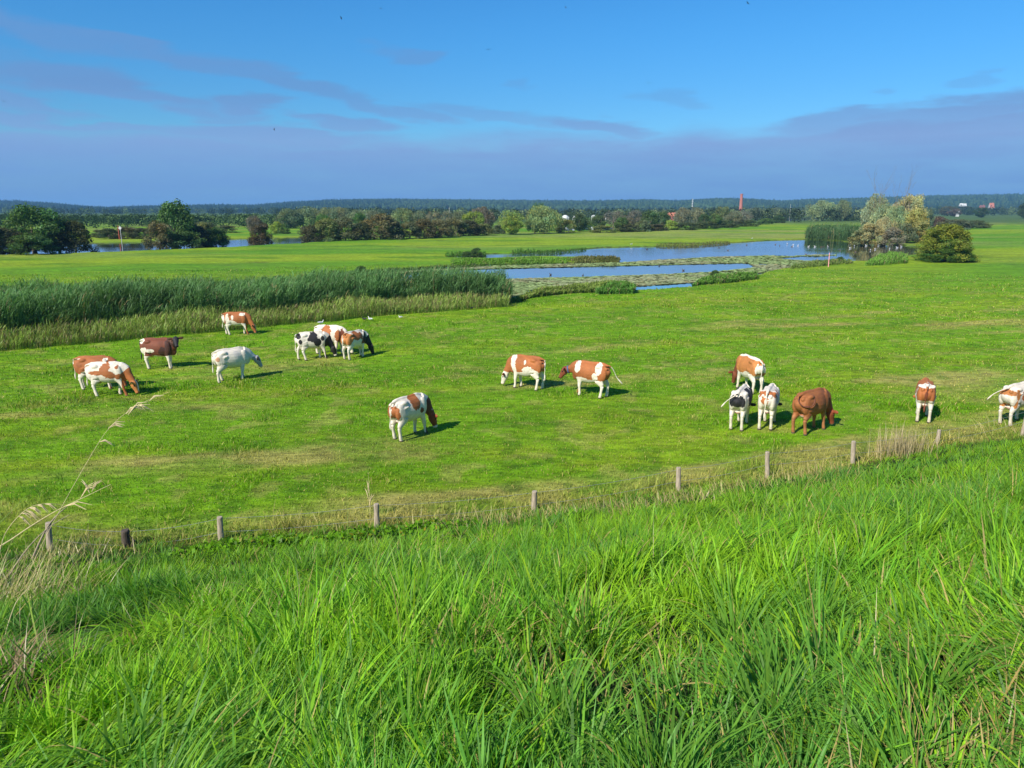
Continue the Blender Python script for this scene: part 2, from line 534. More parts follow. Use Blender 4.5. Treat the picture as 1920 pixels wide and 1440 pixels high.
def lush_color(rng, x, y, n):
    """albedo of the long dike grass: fresh yellow green, mid green and bluish green patches"""
    m = fbm(x * 1.3, y * 1.3, 71, 3); m2 = fbm(x * 0.45, y * 0.45, 73, 3)
    a = np.array([0.310, 0.560, 0.022]); bb = np.array([0.180, 0.430, 0.026]); cc = np.array([0.105, 0.300, 0.050]); yy = np.array([0.34, 0.50, 0.02])
    c = lerp(bb * np.ones((n, 3)), a, sstep(0.35, 0.65, m + rng.normal(0, .12, n)))
    c = lerp(c, cc, sstep(0.52, 0.75, m2 + rng.normal(0, .12, n)) * 0.8)
    c = lerp(c, yy, (rng.random(n) < 0.05) * 0.8)
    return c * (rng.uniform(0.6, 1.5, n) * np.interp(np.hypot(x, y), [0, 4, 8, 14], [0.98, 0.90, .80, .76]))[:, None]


def build_dike_grass():
    rng = np.random.default_rng(11)
    bag = Bag()
    # tussocks: each blade belongs to a clump and leans away from its heart
    def layer(n, r0, r1, power, smax, Lf, Wf, nseg, clump, dens=None, smin=-3.0):
        # the bank goes on well beyond both edges of the picture
        wide = 85 if r1 < 9 else (66 if r1 < 12 else 54)
        n = int(n * (1 + (wide - 44) / 44 * .8))
        x, y = polar_points(rng, n, r0, r1, wide, power)
        s = s_of(x, y)
        k = (s < smax + (fbm(x * .8, y * .8, 5) - .5) * 1.2) & (s > smin)
        x, y, s = x[k], y[k], s[k]
        # bare, shaded hollows between the tufts
        k = rng.random(len(x)) < 0.12 + 0.88 * sstep(0.36, 0.52, fbm(x * 2.3, y * 2.3, 87, 3) + .02) + sstep(7, 10, np.hypot(x, y))
        x, y, s = x[k], y[k], s[k]
        n = len(x)
        # snap part of the blades towards jittered clump centres
        gx = np.floor(x / clump); gy = np.floor(y / clump)
        cxx = (gx + 0.2 + 0.6 * _hash(gx, gy, 3)) * clump; cyy = (gy + 0.2 + 0.6 * _hash(gx, gy, 4)) * clump
        pull = rng.uniform(0.05, 0.75, n) * (0.4 + 0.6 * _hash(gx, gy, 6))
        ox, oy = x - cxx, y - cyy
        x = x - ox * pull; y = y - oy * pull
        rr = np.hypot(ox, oy) / clump
        wind = (fbm(x * 0.35, y * 0.35, 81, 2) - 0.5) * 5.0 + 0.3
        lodg = sstep(0.52, 0.72, fbm(x * 0.55, y * 0.55, 83, 3))         # lodged patches
        aout = np.arctan2(oy, ox)
        wx_ = np.cos(aout) * rr * 2.6 + np.cos(wind) * (0.30 + 1.0 * lodg) + rng.normal(0, .45, n)
        wy_ = np.sin(aout) * rr * 2.6 + np.sin(wind) * (0.30 + 1.0 * lodg) + rng.normal(0, .45, n)
        az = np.arctan2(wy_, wx_)
        hgt = (0.25 + 1.5 * fbm(x * 1.1, y * 1.1, 91, 3)) * (0.55 + 0.9 * _hash(gx, gy, 8))
        L = Lf * hgt * rng.uniform(0.55, 1.35, n) * np.interp(s, [-3, 11, 15.0, 16.4], [1, 1, 0.8, 0.35])
        th0 = np.abs(rng.normal(0.10, 0.32, n)) + rr * 0.45 + lodg * 0.4
        kk = rng.gamma(2.2, 0.32, n) + lodg * 0.3
        W = Wf * rng.uniform(0.55, 1.4, n)
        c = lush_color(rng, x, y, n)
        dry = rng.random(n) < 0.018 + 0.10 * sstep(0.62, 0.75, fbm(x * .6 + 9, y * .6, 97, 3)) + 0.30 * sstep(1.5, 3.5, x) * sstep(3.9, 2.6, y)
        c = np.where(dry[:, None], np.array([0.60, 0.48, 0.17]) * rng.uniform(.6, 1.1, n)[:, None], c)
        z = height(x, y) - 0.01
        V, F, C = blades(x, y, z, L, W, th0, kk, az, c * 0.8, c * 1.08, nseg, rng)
        bag.add(V, F, C)
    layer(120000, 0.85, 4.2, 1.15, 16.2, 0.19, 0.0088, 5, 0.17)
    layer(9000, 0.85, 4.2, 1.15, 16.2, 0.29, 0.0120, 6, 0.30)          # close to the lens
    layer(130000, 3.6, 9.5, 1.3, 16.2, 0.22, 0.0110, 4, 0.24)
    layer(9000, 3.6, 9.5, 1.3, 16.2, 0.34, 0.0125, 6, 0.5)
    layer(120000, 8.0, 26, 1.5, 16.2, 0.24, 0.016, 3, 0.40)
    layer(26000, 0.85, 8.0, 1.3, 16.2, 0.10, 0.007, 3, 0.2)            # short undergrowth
    g = bag.build('grass', MAT_GRASS)
    tag(g, 'tall lush green grass covering the dike slope in the foreground', 'grass', kind='stuff')


def build_broad_blades():
    rng = np.random.default_rng(12)
    bag = Bag()
    # broad leaved tussocks rising from the rest; each spreads like a fountain
    spots = [(1050, 1330, .55, 60), (760, 1400, .5, 60), (1380, 1180, .6, 110), (1530, 1150, .6, 110), (1440, 1330, .55, 90), (1750, 1250, .55, 80), (330, 1090, .6, 90),
             (300, 1010, .65, 60), (560, 1040, .6, 60), (700, 1080, .55, 60), (1880, 1000, .6, 80), (1800, 950, .5, 60), (1620, 1000, .5, 50), (1180, 1000, .5, 50), (980, 1110, .55, 60),
             (130, 1250, .5, 50), (420, 1290, .5, 60), (860, 1230, .5, 60), (1240, 1420, .5, 60), (1680, 1400, .45, 50), (1100, 1180, .55, 60), (240, 1400, .45, 50), (900, 1000, .5, 40), (620, 1380, .5, 50)]
    for (px, py, L0, n) in spots:
        x0, y0 = G(px, py, 4.6)
        for _ in range(6):
            z0 = float(height(np.array([x0]), np.array([y0]))[0]); x0, y0 = G(px, py, z0 + 0.15)
        rr = np.abs(rng.normal(0, 0.07, n)); a = rng.uniform(0, 2 * math.pi, n)
        x = x0 + rr * np.cos(a); y = y0 + rr * np.sin(a)
        L = L0 * .72 * rng.uniform(0.6, 1.35, n)
        c = np.array([0.12, 0.29, 0.035]) * rng.uniform(.75, 1.4, n)[:, None] + rng.random(n)[:, None] * np.array([0.05, 0.06, 0])
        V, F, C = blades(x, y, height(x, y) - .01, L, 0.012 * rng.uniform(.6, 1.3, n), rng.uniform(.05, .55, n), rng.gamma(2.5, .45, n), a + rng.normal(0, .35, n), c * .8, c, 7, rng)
        bag.add(V, F, C)
    g = bag.build('grass_tussocks', MAT_GRASS)
    tag(g, 'broad-bladed green tussocks fanning out above the finer dike grass', 'grass', kind='stuff')


def build_dry_grass():
    rng = np.random.default_rng(13)
    bag = Bag()
    def patch(px, py, z, rad, n, L0, W0, lean, kk, a0, asp=1.2, col=(0.62, 0.50, 0.22)):
        x0, y0 = G(px, py, z)
        for _ in range(6):
            z0 = float(height(np.array([x0]), np.array([y0]))[0]); x0, y0 = G(px, py, z0 + 0.1)
        x = x0 + rng.normal(0, rad, n); y = y0 + rng.normal(0, rad, n)
        L = L0 * rng.uniform(.5, 1.2, n)
        c = np.array(col) * rng.uniform(.55, 1.15, n)[:, None]
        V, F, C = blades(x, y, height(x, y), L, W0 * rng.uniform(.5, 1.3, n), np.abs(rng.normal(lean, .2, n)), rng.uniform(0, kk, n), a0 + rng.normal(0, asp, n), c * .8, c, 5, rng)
        bag.add(V, F, C)
    # blond stand on the fence line at the right
    patch(1688, 846, 0, 0.32, 260, 0.85, 0.014, .06, .25, 0, 2.5, (0.62, 0.52, 0.28))
    patch(1655, 850, 0, 0.3, 60, 0.5, 0.014, .1, .4, 0, 2.5)
    # straw lying along the fence
    for (px, py, n) in ((1870, 805, 90), (1850, 790, 60), (1640, 855, 90), (1560, 880, 140), (1500, 890, 140), (1380, 915, 90), (1290, 935, 130), (1200, 950, 160), (1120, 960, 150), (1030, 965, 130),
                        (950, 975, 120), (880, 975, 110), (830, 985, 60), (1330, 925, 70), (1430, 905, 60), (1700, 835, 60), (1780, 825, 60), (120, 1030, 120), (170, 1035, 80), (690, 980, 30), (560, 975, 30)):
        patch(px, py, 0, 0.42, n, 0.38, 0.013, .45, 1.2, 2.6, 1.0, (0.58, 0.50, 0.17))
    # heap of collapsed reed grass at the left edge
    patch(-25, 1110, 4, 0.50, 330, .85, 0.008, .5, 1.1, 0.5, 1.1, (0.60, 0.52, 0.19))
    patch(30, 1120, 4, 0.40, 150, 0.7, 0.007, .6, 1.2, 0.3, 1.2, (0.60, 0.53, 0.20))
    patch(15, 1260, 5, 0.16, 160, 0.4, 0.008, .8, 1.0, 1.2, 1.2, (0.40, 0.27, 0.12))
    patch(60, 1300, 5, 0.12, 60, 0.3, 0.008, .9, 1.0, 1.0, 1.5, (0.32, 0.20, 0.09))
    patch(560, 1170, 4.6, 0.12, 45, 0.4, 0.008, .7, 1.0, 0.6, .8, (0.50, 0.38, 0.17))
    patch(340, 1130, 4.6, 0.10, 26, 0.4, 0.008, .6, .6, 0.6, .5, (0.50, 0.38, 0.17))
    patch(1700, 1430, 5, 0.25, 120, 0.28, 0.006, .4, 1.0, 1.6, 1.4, (0.46, 0.36, 0.12))
    patch(1890, 1330, 5, 0.22, 90, 0.3, 0.006, .4, 1.0, 1.6, 1.4, (0.46, 0.34, 0.10))
    patch(1520, 1440, 5, 0.2, 60, 0.26, 0.006, .4, 1.0, 1.6, 1.4, (0.46, 0.36, 0.12))
    # single dead stems standing in the green bank
    n = 750
    x, y = polar_points(rng, n, 1.6, 13, 60, 1.6)
    k = s_of(x, y) < 15.5; x = x[k]; y = y[k]; n = len(x)
    c = np.array([0.55, 0.47, 0.18]) * rng.uniform(.5, 1.15, n)[:, None]
    V, F, C = blades(x, y, height(x, y), rng.uniform(.22, .48, n), rng.uniform(.003, .006, n), np.abs(rng.normal(.3, .3, n)), rng.uniform(0, 1.2, n), rng.uniform(0, 6.28, n), c * .8, c, 5, rng)
    bag.add(V, F, C)
    g = bag.build('dry_grass', MAT_STRAW)
    tag(g, 'straw-coloured dry grass along the fence line and at the left edge of the dike', 'dry grass', kind='stuff')


def build_bramble():
    # low leafy weeds at the foot of the dike, left of the middle
    rng = np.random.default_rng(14)
    V = []; C = []; n = 2600
    px = np.concatenate([rng.uniform(490, 700, n // 2), rng.uniform(300, 900, n // 2)])
    x = np.empty(n); y = np.empty(n)
    base = np.interp(px, [300, 500, 700, 900], [1056, 1038, 1014, 1004]) + rng.normal(0, 7, n)
    for i in range(n): x[i], y[i] = G(px[i], base[i], 0.25)
    z = height(x, y) + rng.uniform(0.02, 0.24, n) * (0.4 + 0.9 * fbm(x * 1.2, y * 1.2, 7))
    V, F, C = leaf_quads(rng, np.stack([x, y, z], 1), rng.normal(0, 1, (n, 3)) + np.array([-.3, -.6, .9]), 0.055)
    c = np.array([0.15, 0.34, 0.012]) * rng.uniform(.35, 1.4, n)[:, None]
    c = np.where((rng.random(n) < .06)[:, None], np.array([0.35, .33, .03]), c)
    g = mesh_np('weeds', V, F, MAT_LEAFPLAIN, np.repeat(c, 4, 0))
    tag(g, 'low leafy weeds and brambles growing along the foot of the dike', 'weeds', kind='stuff')


def leaf_quads(rng, P, N, size):
    """one pointed quad per point, facing roughly N"""
    n = len(P)
    N = N / (np.linalg.norm(N, axis=1, keepdims=True) + 1e-9)
    a = rng.normal(0, 1, (n, 3)); a -= (a * N).sum(1, keepdims=True) * N
    a /= np.linalg.norm(a, axis=1, keepdims=True) + 1e-9
    b = np.cross(N, a)
    sz = (size * rng.uniform(0.6, 1.4, n))[:, None]
    V = np.stack([P - a * sz, P + b * sz * .55, P + a * sz, P - b * sz * .55], 1).reshape(-1, 3)
    F = np.arange(n * 4).reshape(-1, 4)
    return V, F, None


MAT_LEAFPLAIN = mat_leaf('weed leaf', trans=0.4, gloss=0.012)


def build_pasture_grass():
    rng = np.random.default_rng(15)
    bag = Bag()
    for (n, r0, r1, L0, W0, pw) in ((195000, 15, 34, 0.075, 0.018, 1.35), (138000, 30, 62, 0.085, 0.036, 1.2), (69000, 56, 100, 0.10, 0.075, 1.2)):
        x, y = polar_points(rng, n, r0, r1, 48, pw)
        s = s_of(x, y)
        k = s > 15.7
        x, y, s = x[k], y[k], s[k]
        z = height(x, y)
        k = z > -0.12
        x, y, s, z = x[k], y[k], s[k], z[k]
        n = len(x)
        tall = sstep(0.62, 0.8, fbm(x * 0.6, y * 0.6, 101, 3))
        L = L0 * rng.uniform(.5, 1.5, n) * (0.75 + 1.5 * tall) * (1 + 1.6 * np.exp(-((s - 16.2) / 0.8) ** 2))
        c = field_color(x, y)
        straw = rng.random(n) < 0.14
        c = np.where(straw[:, None], STRAW * 1.1, c) * rng.uniform(.5, 1.6, n)[:, None]
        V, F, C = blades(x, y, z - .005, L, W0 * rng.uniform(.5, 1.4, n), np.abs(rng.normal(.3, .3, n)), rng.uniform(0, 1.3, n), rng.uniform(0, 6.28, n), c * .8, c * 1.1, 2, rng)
        bag.add(V, F, C)
    g = bag.build('pasture_grass', MAT_GRASS)
    tag(g, 'short grazed grass with straw-coloured streaks covering the pasture', 'grass', kind='stuff')


def sample_poly(rng, P, n, accept=None):
    lo = P.min(0); hi = P.max(0)
    xs = []; ys = []; got = 0
    for _ in range(200):
        x = rng.uniform(lo[0], hi[0], n * 2); y = rng.uniform(lo[1], hi[1], n * 2)
        k = inside(P, x, y)
        if accept is not None: k &= accept(x, y)
        xs.append(x[k]); ys.append(y[k]); got += k.sum()
        if got >= n: break
    return np.concatenate(xs)[:n], np.concatenate(ys)[:n]


def reed_stand(name, label, P, n, H0, col, leafn=7, Wl=0.03, LeafL=0.45, seed=1, hvar=0.25, dry=0.06, stemcol=None, zmin=None, wind=0.35, droop=1.0):
    """upright stems, each with arching leaves along it"""
    rng = np.random.default_rng(seed)
    x, y = sample_poly(rng, P, n)
    n = len(x)
    z = np.maximum(height(x, y), WZ - .05)
    Hh = H0 * (1 - hvar + 2 * hvar * fbm(x * .35, y * .35, seed + 7, 3)) * rng.uniform(.8, 1.12, n)
    ed = edge_dist(P, x, y) + (fbm(x * .9, y * .9, seed + 1, 2) - .5) * 2.2
    Hh = Hh * ((0.42 + 0.58 * sstep(-.3, 1.3, ed)) if H0 < 2 else (0.60 + 0.40 * sstep(-.2, 1.0, ed)))
    bag = Bag()
    tintn = fbm(x * .25, y * .25, seed + 3, 3)
    c = np.array(col) * (0.62 + 0.76 * tintn)[:, None] * rng.uniform(.75, 1.25, n)[:, None]
    isdry = rng.random(n) < dry
    c = np.where(isdry[:, None], np.array([0.38, 0.31, 0.15]) * rng.uniform(.6, 1.1, n)[:, None], c)
    az = rng.normal(wind, .6, n); lean = np.abs(rng.normal(.06, .05, n))
    sc = c if stemcol is None else np.array(stemcol) * rng.uniform(.6, 1.2, n)[:, None]
    V, F, C = blades(x, y, z, Hh, np.full(n, Wl * .7), lean, rng.uniform(.05, .3, n), az, sc, c, 3, rng)
    bag.add(V, F, C)
    for q in range(leafn):
        t = (q + rng.random(n)) / leafn * 0.72 + 0.22
        hx = Hh * t * np.sin(lean); bx = x + hx * np.cos(az); by = y + hx * np.sin(az); bz = z + Hh * t * np.cos(lean)
        a = rng.normal(wind, 1.3, n)
        cl = c * rng.uniform(.7, 1.3, n)[:, None]
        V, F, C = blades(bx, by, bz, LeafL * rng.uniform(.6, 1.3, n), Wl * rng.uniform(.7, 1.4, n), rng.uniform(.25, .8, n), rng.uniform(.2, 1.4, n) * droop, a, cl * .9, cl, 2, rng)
        bag.add(V, F, C)
    g = bag.build(name, MAT_REED)
    return tag(g, label, 'reeds', kind='stuff')


def build_reeds():
    main = poly_px([(-140, 662), (0, 650), (120, 637), (260, 624), (400, 612), (520, 602), (640, 590), (760, 578), (860, 574), (930, 571), (958, 571),
                    (957, 560), (940, 556), (900, 556), (850, 557), (780, 559), (765, 566), (735, 565), (700, 562), (640, 566), (560, 571), (400, 578), (200, 589), (0, 600), (-140, 608)], 0.0)
    reed_stand('reeds', 'dense dark green reed bed between the pasture and the water', main, 16000, 2.35, (0.145, 0.285, 0.092), 8, 0.045, 0.5, 201, .22, .03)
    front = poly_px([(-140, 672), (0, 660), (100, 650), (260, 636), (400, 624), (520, 611), (640, 600), (760, 590), (860, 582), (955, 575),
                     (955, 568), (860, 567), (760, 570), (640, 579), (520, 589), (400, 598), (260, 607), (120, 619), (0, 634), (-140, 646)], 0.0)
    reed_stand('reed_fringe', 'pale yellow-green sedge fringe in front of the dark reed bed', front, 15000, 0.98, (0.340, 0.460, 0.100), 3, 0.030, 0.34, 202, .75, .30, wind=0.1, droop=.35)
    # dry blond section of the fringe
    dryp = poly_px([(715, 584), (800, 579), (850, 572), (760, 566), (715, 572)], 0.0)
    reed_stand('dry_reeds', 'blond dry reed stalks at the foot of the reed bed', dryp, 900, 0.95, (0.46, 0.36, 0.19), 2, 0.03, 0.3, 203, .3, .6)
    for (nm, lb, pts, n, h, c, sd) in (
        ('reeds', 'yellow-green low reeds at the pond corner beside the tall reed bed', [(960, 567), (985, 561), (1060, 552), (1150, 547), (1190, 549), (1186, 541), (1120, 540), (1060, 543), (985, 552), (960, 560)], 3200, .6, (0.26, 0.36, 0.07), 210),
        ('reeds', 'bright green rushes on the near pond bank below the lily pads', [(1115, 552), (1190, 551), (1190, 543), (1150, 541), (1118, 545)], 1300, .75, (0.11, 0.25, 0.04), 211),
        ('reeds', 'bright green rushes on the near bank between two strips of open water', [(1298, 536), (1360, 531), (1420, 524), (1420, 519), (1360, 521), (1300, 530)], 1500, .62, (0.13, 0.27, 0.04), 212),
        ('reeds', 'reddish green plants on the bank beside the pink marker post', [(1480, 506), (1560, 497), (1600, 494), (1595, 489), (1540, 491), (1490, 499)], 900, .5, (0.18, 0.25, 0.06), 213),
        ('reeds', 'pale green tall plants on the bank left of the round hawthorn', [(1620, 498), (1700, 494), (1700, 483), (1665, 484), (1640, 489)], 1500, .85, (0.17, 0.33, 0.05), 214),
        ('reeds', 'dark green reed strip on the far bank left of the autumn trees', [(1508, 449), (1560, 451), (1625, 453), (1630, 444), (1560, 441), (1512, 443)], 3200, 2.6, (0.085, 0.165, 0.060), 215),
        ('reeds', 'low dark reeds standing at the far shore of the upper pond', [(960, 474), (1040, 473), (1100, 467.5), (1098, 465), (1040, 470), (960, 471.5)], 420, .6, (0.08, 0.19, 0.03), 216),
        ('reeds', 'small clump of green bushes and reeds on the far meadow edge', [(835, 481), (890, 479), (912, 477), (910, 474), (870, 476), (835, 478)], 400, .7, (0.09, 0.21, 0.03), 217),
        ('reeds', 'reddish sedge along the end of the grassy tongue between the pools', [(1080, 491), (1160, 490), (1163, 486), (1100, 485), (1060, 487)], 900, .5, (0.19, 0.20, 0.06), 218),
        ('reeds', 'fresh green sedge covering the grassy tongue between the pools', [(845, 496), (900, 494), (1060, 491), (1080, 486), (1000, 484), (900, 487), (845, 488)], 2200, .35, (0.17, 0.34, 0.04), 219),
        ('reeds', 'dark bank plants along the far side of the lily-covered water', [(620, 515), (700, 510), (800, 504), (900, 498), (896, 496), (800, 501), (700, 507), (620, 512)], 800, .5, (0.11, 0.18, 0.045), 220),
        ('reeds', 'brownish sedge along the far pond shore below the pale meadow', [(1230, 461.5), (1300, 461), (1370, 456), (1368, 453.5), (1300, 457.5), (1230, 459)], 600, .45, (0.17, 0.18, 0.06), 221),
    ):
        reed_stand(nm, lb, poly_px(pts, 0.0), n, h, c, 4, 0.075, 0.42 * max(h, .6), sd, .45, .05)


def build_lilies():
    rng = np.random.default_rng(16)
    bagV = []; bagC = []
    areas = [([(300, 522), (560, 518), (640, 518), (760, 507), (960, 498), (1160, 493), (1240, 487.5), (1340, 482), (1440, 479.5), (1500, 481), (1450, 485), (1540, 491), (1560, 493),
               (1500, 499), (1420, 502), (1405, 494), (1330, 495), (1150, 499), (950, 503.5), (850, 506), (760, 512), (640, 524), (400, 524)], 44000),
             ([(880, 520), (950, 524), (1060, 521), (1200, 516.5), (1330, 511), (1420, 502), (1500, 499), (1480, 503), (1400, 516), (1300, 530), (1240, 534), (1190, 537), (1120, 546), (1000, 559),
               (965, 568), (945, 566), (930, 555), (900, 535)], 50000),
             ([(1490, 480), (1540, 477.5), (1570, 478.5), (1530, 481.5)], 500)]
    k6 = np.arange(6) / 6 * 2 * math.pi
    P = []
    for pts, n in areas:
        poly = poly_px(pts, WZ)
        x, y = sample_poly(rng, poly, n, lambda a, b: (fbm(a * .5, b * .5, 111, 3) > 0.30))
        P.append(np.stack([x, y], 1))
    P = np.concatenate(P); n = len(P)
    rr = rng.uniform(.16, .33, n); up = rng.uniform(0.0, .06, n) * (rng.random(n) < .6)
    tx = rng.normal(0, .08, n); ty = rng.normal(0, .08, n)
    ang = k6[None, :] + rng.uniform(0, 1, n)[:, None]
    X = P[:, :1] + rr[:, None] * np.cos(ang); Y = P[:, 1:] + rr[:, None] * np.sin(ang)
    Z = WZ + .006 + rng.uniform(0, .012, n)[:, None] + up[:, None] + (rr[:, None] * (np.cos(ang) * tx[:, None] + np.sin(ang) * ty[:, None])) * (up[:, None] > 0.03)
    V = np.stack([X, Y, Z], -1).reshape(-1, 3)
    F = np.arange(n * 6).reshape(-1, 6)
    t = fbm(P[:, 0] * .15, P[:, 1] * .15, 113, 3)
    c = lerp(np.array([0.230, 0.310, 0.120]) * np.ones((n, 3)), np.array([0.275, 0.300, 0.160]), sstep(.4, .62, t)) * rng.uniform(.7, 1.35, n)[:, None]
    c = np.where((rng.random(n) < .05)[:, None], np.array([.32, .26, .12]), c)
    g = mesh_np('lily_pads', V, F, MAT_PAD, np.repeat(c, 6, 0))
    tag(g, 'carpet of grey-green water lily pads floating on the pond', 'water lilies', kind='stuff')


MAT_PAD = mat_leaf('lily pad', trans=0.12, gloss=0.02, rough=0.4)

build_dike_grass()
build_broad_blades()
build_dry_grass()
build_bramble()
build_pasture_grass()
build_reeds()
build_lilies()
# ------------------------------------------------------------------ cattle
def tube(bm_list, pts, rads, n=14, caps=True):
    """closed loft along pts; rads = (a, b) half widths: a across (level), b in the bending plane"""
    pts = [Vector(p) for p in pts]
    V = []; F = []
    m = len(pts)
    for i, p in enumerate(pts):
        t = (pts[min(i + 1, m - 1)] - pts[max(i - 1, 0)]).normalized()
        side = Vector((0, 0, 1)).cross(t)
        if side.length < 0.2: side = Vector((0, 1, 0)) - t * t.y
        side.normalize()
        up = t.cross(side)
        r = rads[i]
        a, b_ = (r, r) if not isinstance(r, tuple) else r
        for k in range(n):
            an = 2 * math.pi * k / n
            ca, sa = math.cos(an), math.sin(an)
            V.append(p + side * a * ca + up * b_ * sa)
    for i in range(m - 1):
        for k in range(n):
            k2 = (k + 1) % n
            F.append((i * n + k, i * n + k2, (i + 1) * n + k2, (i + 1) * n + k))
    if caps:
        V.append(pts[0]); V.append(pts[-1])
        c0 = m * n; c1 = c0 + 1
        for k in range(n):
            k2 = (k + 1) % n
            F.append((c0, k2, k)); F.append((c1, (m - 1) * n + k, (m - 1) * n + k2))
    bm_list.append((V, F))


def ellip(bm_list, c, r, rot=None, n=12):
    V = []; F = []
    c = Vector(c)
    rings = 8
    for i in range(rings + 1):
        ph = math.pi * i / rings
        for k in range(n):
            an = 2 * math.pi * k / n
            v = Vector((r[0] * math.sin(ph) * math.cos(an), r[1] * math.sin(ph) * math.sin(an), r[2] * math.cos(ph)))
            if rot is not None: v = rot @ v
            V.append(c + v)
    for i in range(rings):
        for k in range(n):
            k2 = (k + 1) % n
            F.append((i * n + k, (i + 1) * n + k, (i + 1) * n + k2, i * n + k2))
    bm_list.append((V, F))


def catmull(P, m):
    """resample a list of rows (position and radii) smoothly"""
    P = np.array(P, float); n = len(P)
    out = []
    for i in range(n - 1):
        p0 = P[max(i - 1, 0)]; p1 = P[i]; p2 = P[i + 1]; p3 = P[min(i + 2, n - 1)]
        for q in range(m):
            t = q / m
            out.append(0.5 * ((2 * p1) + (-p0 + p2) * t + (2 * p0 - 5 * p1 + 4 * p2 - p3) * t * t + (-p0 + 3 * p1 - 3 * p2 + p3) * t ** 3))
    out.append(P[-1])
    return np.array(out)


WHITE = (0.76, 0.68, 0.55); PINK = (0.62, 0.38, 0.30); BLACK = (0.016, 0.015, 0.016)
RED = (0.36, 0.115, 0.030); DRED = (0.17, 0.045, 0.016); ORANGE = (0.46, 0.175, 0.045); BROWN = (0.12, 0.035, 0.014); GREYW = (0.50, 0.48, 0.46)

MAT_COW = mat_plain('cattle coat', (1, 1, 1), rough=0.75, noise=0.07, scale=9.0, bump=0.006, attr=True)
MAT_TAG = mat_plain('yellow plastic', (0.85, 0.55, 0.03), rough=0.4)
MAT_COLLAR = mat_plain('collar webbing', (0.05, 0.10, 0.22), rough=0.7)


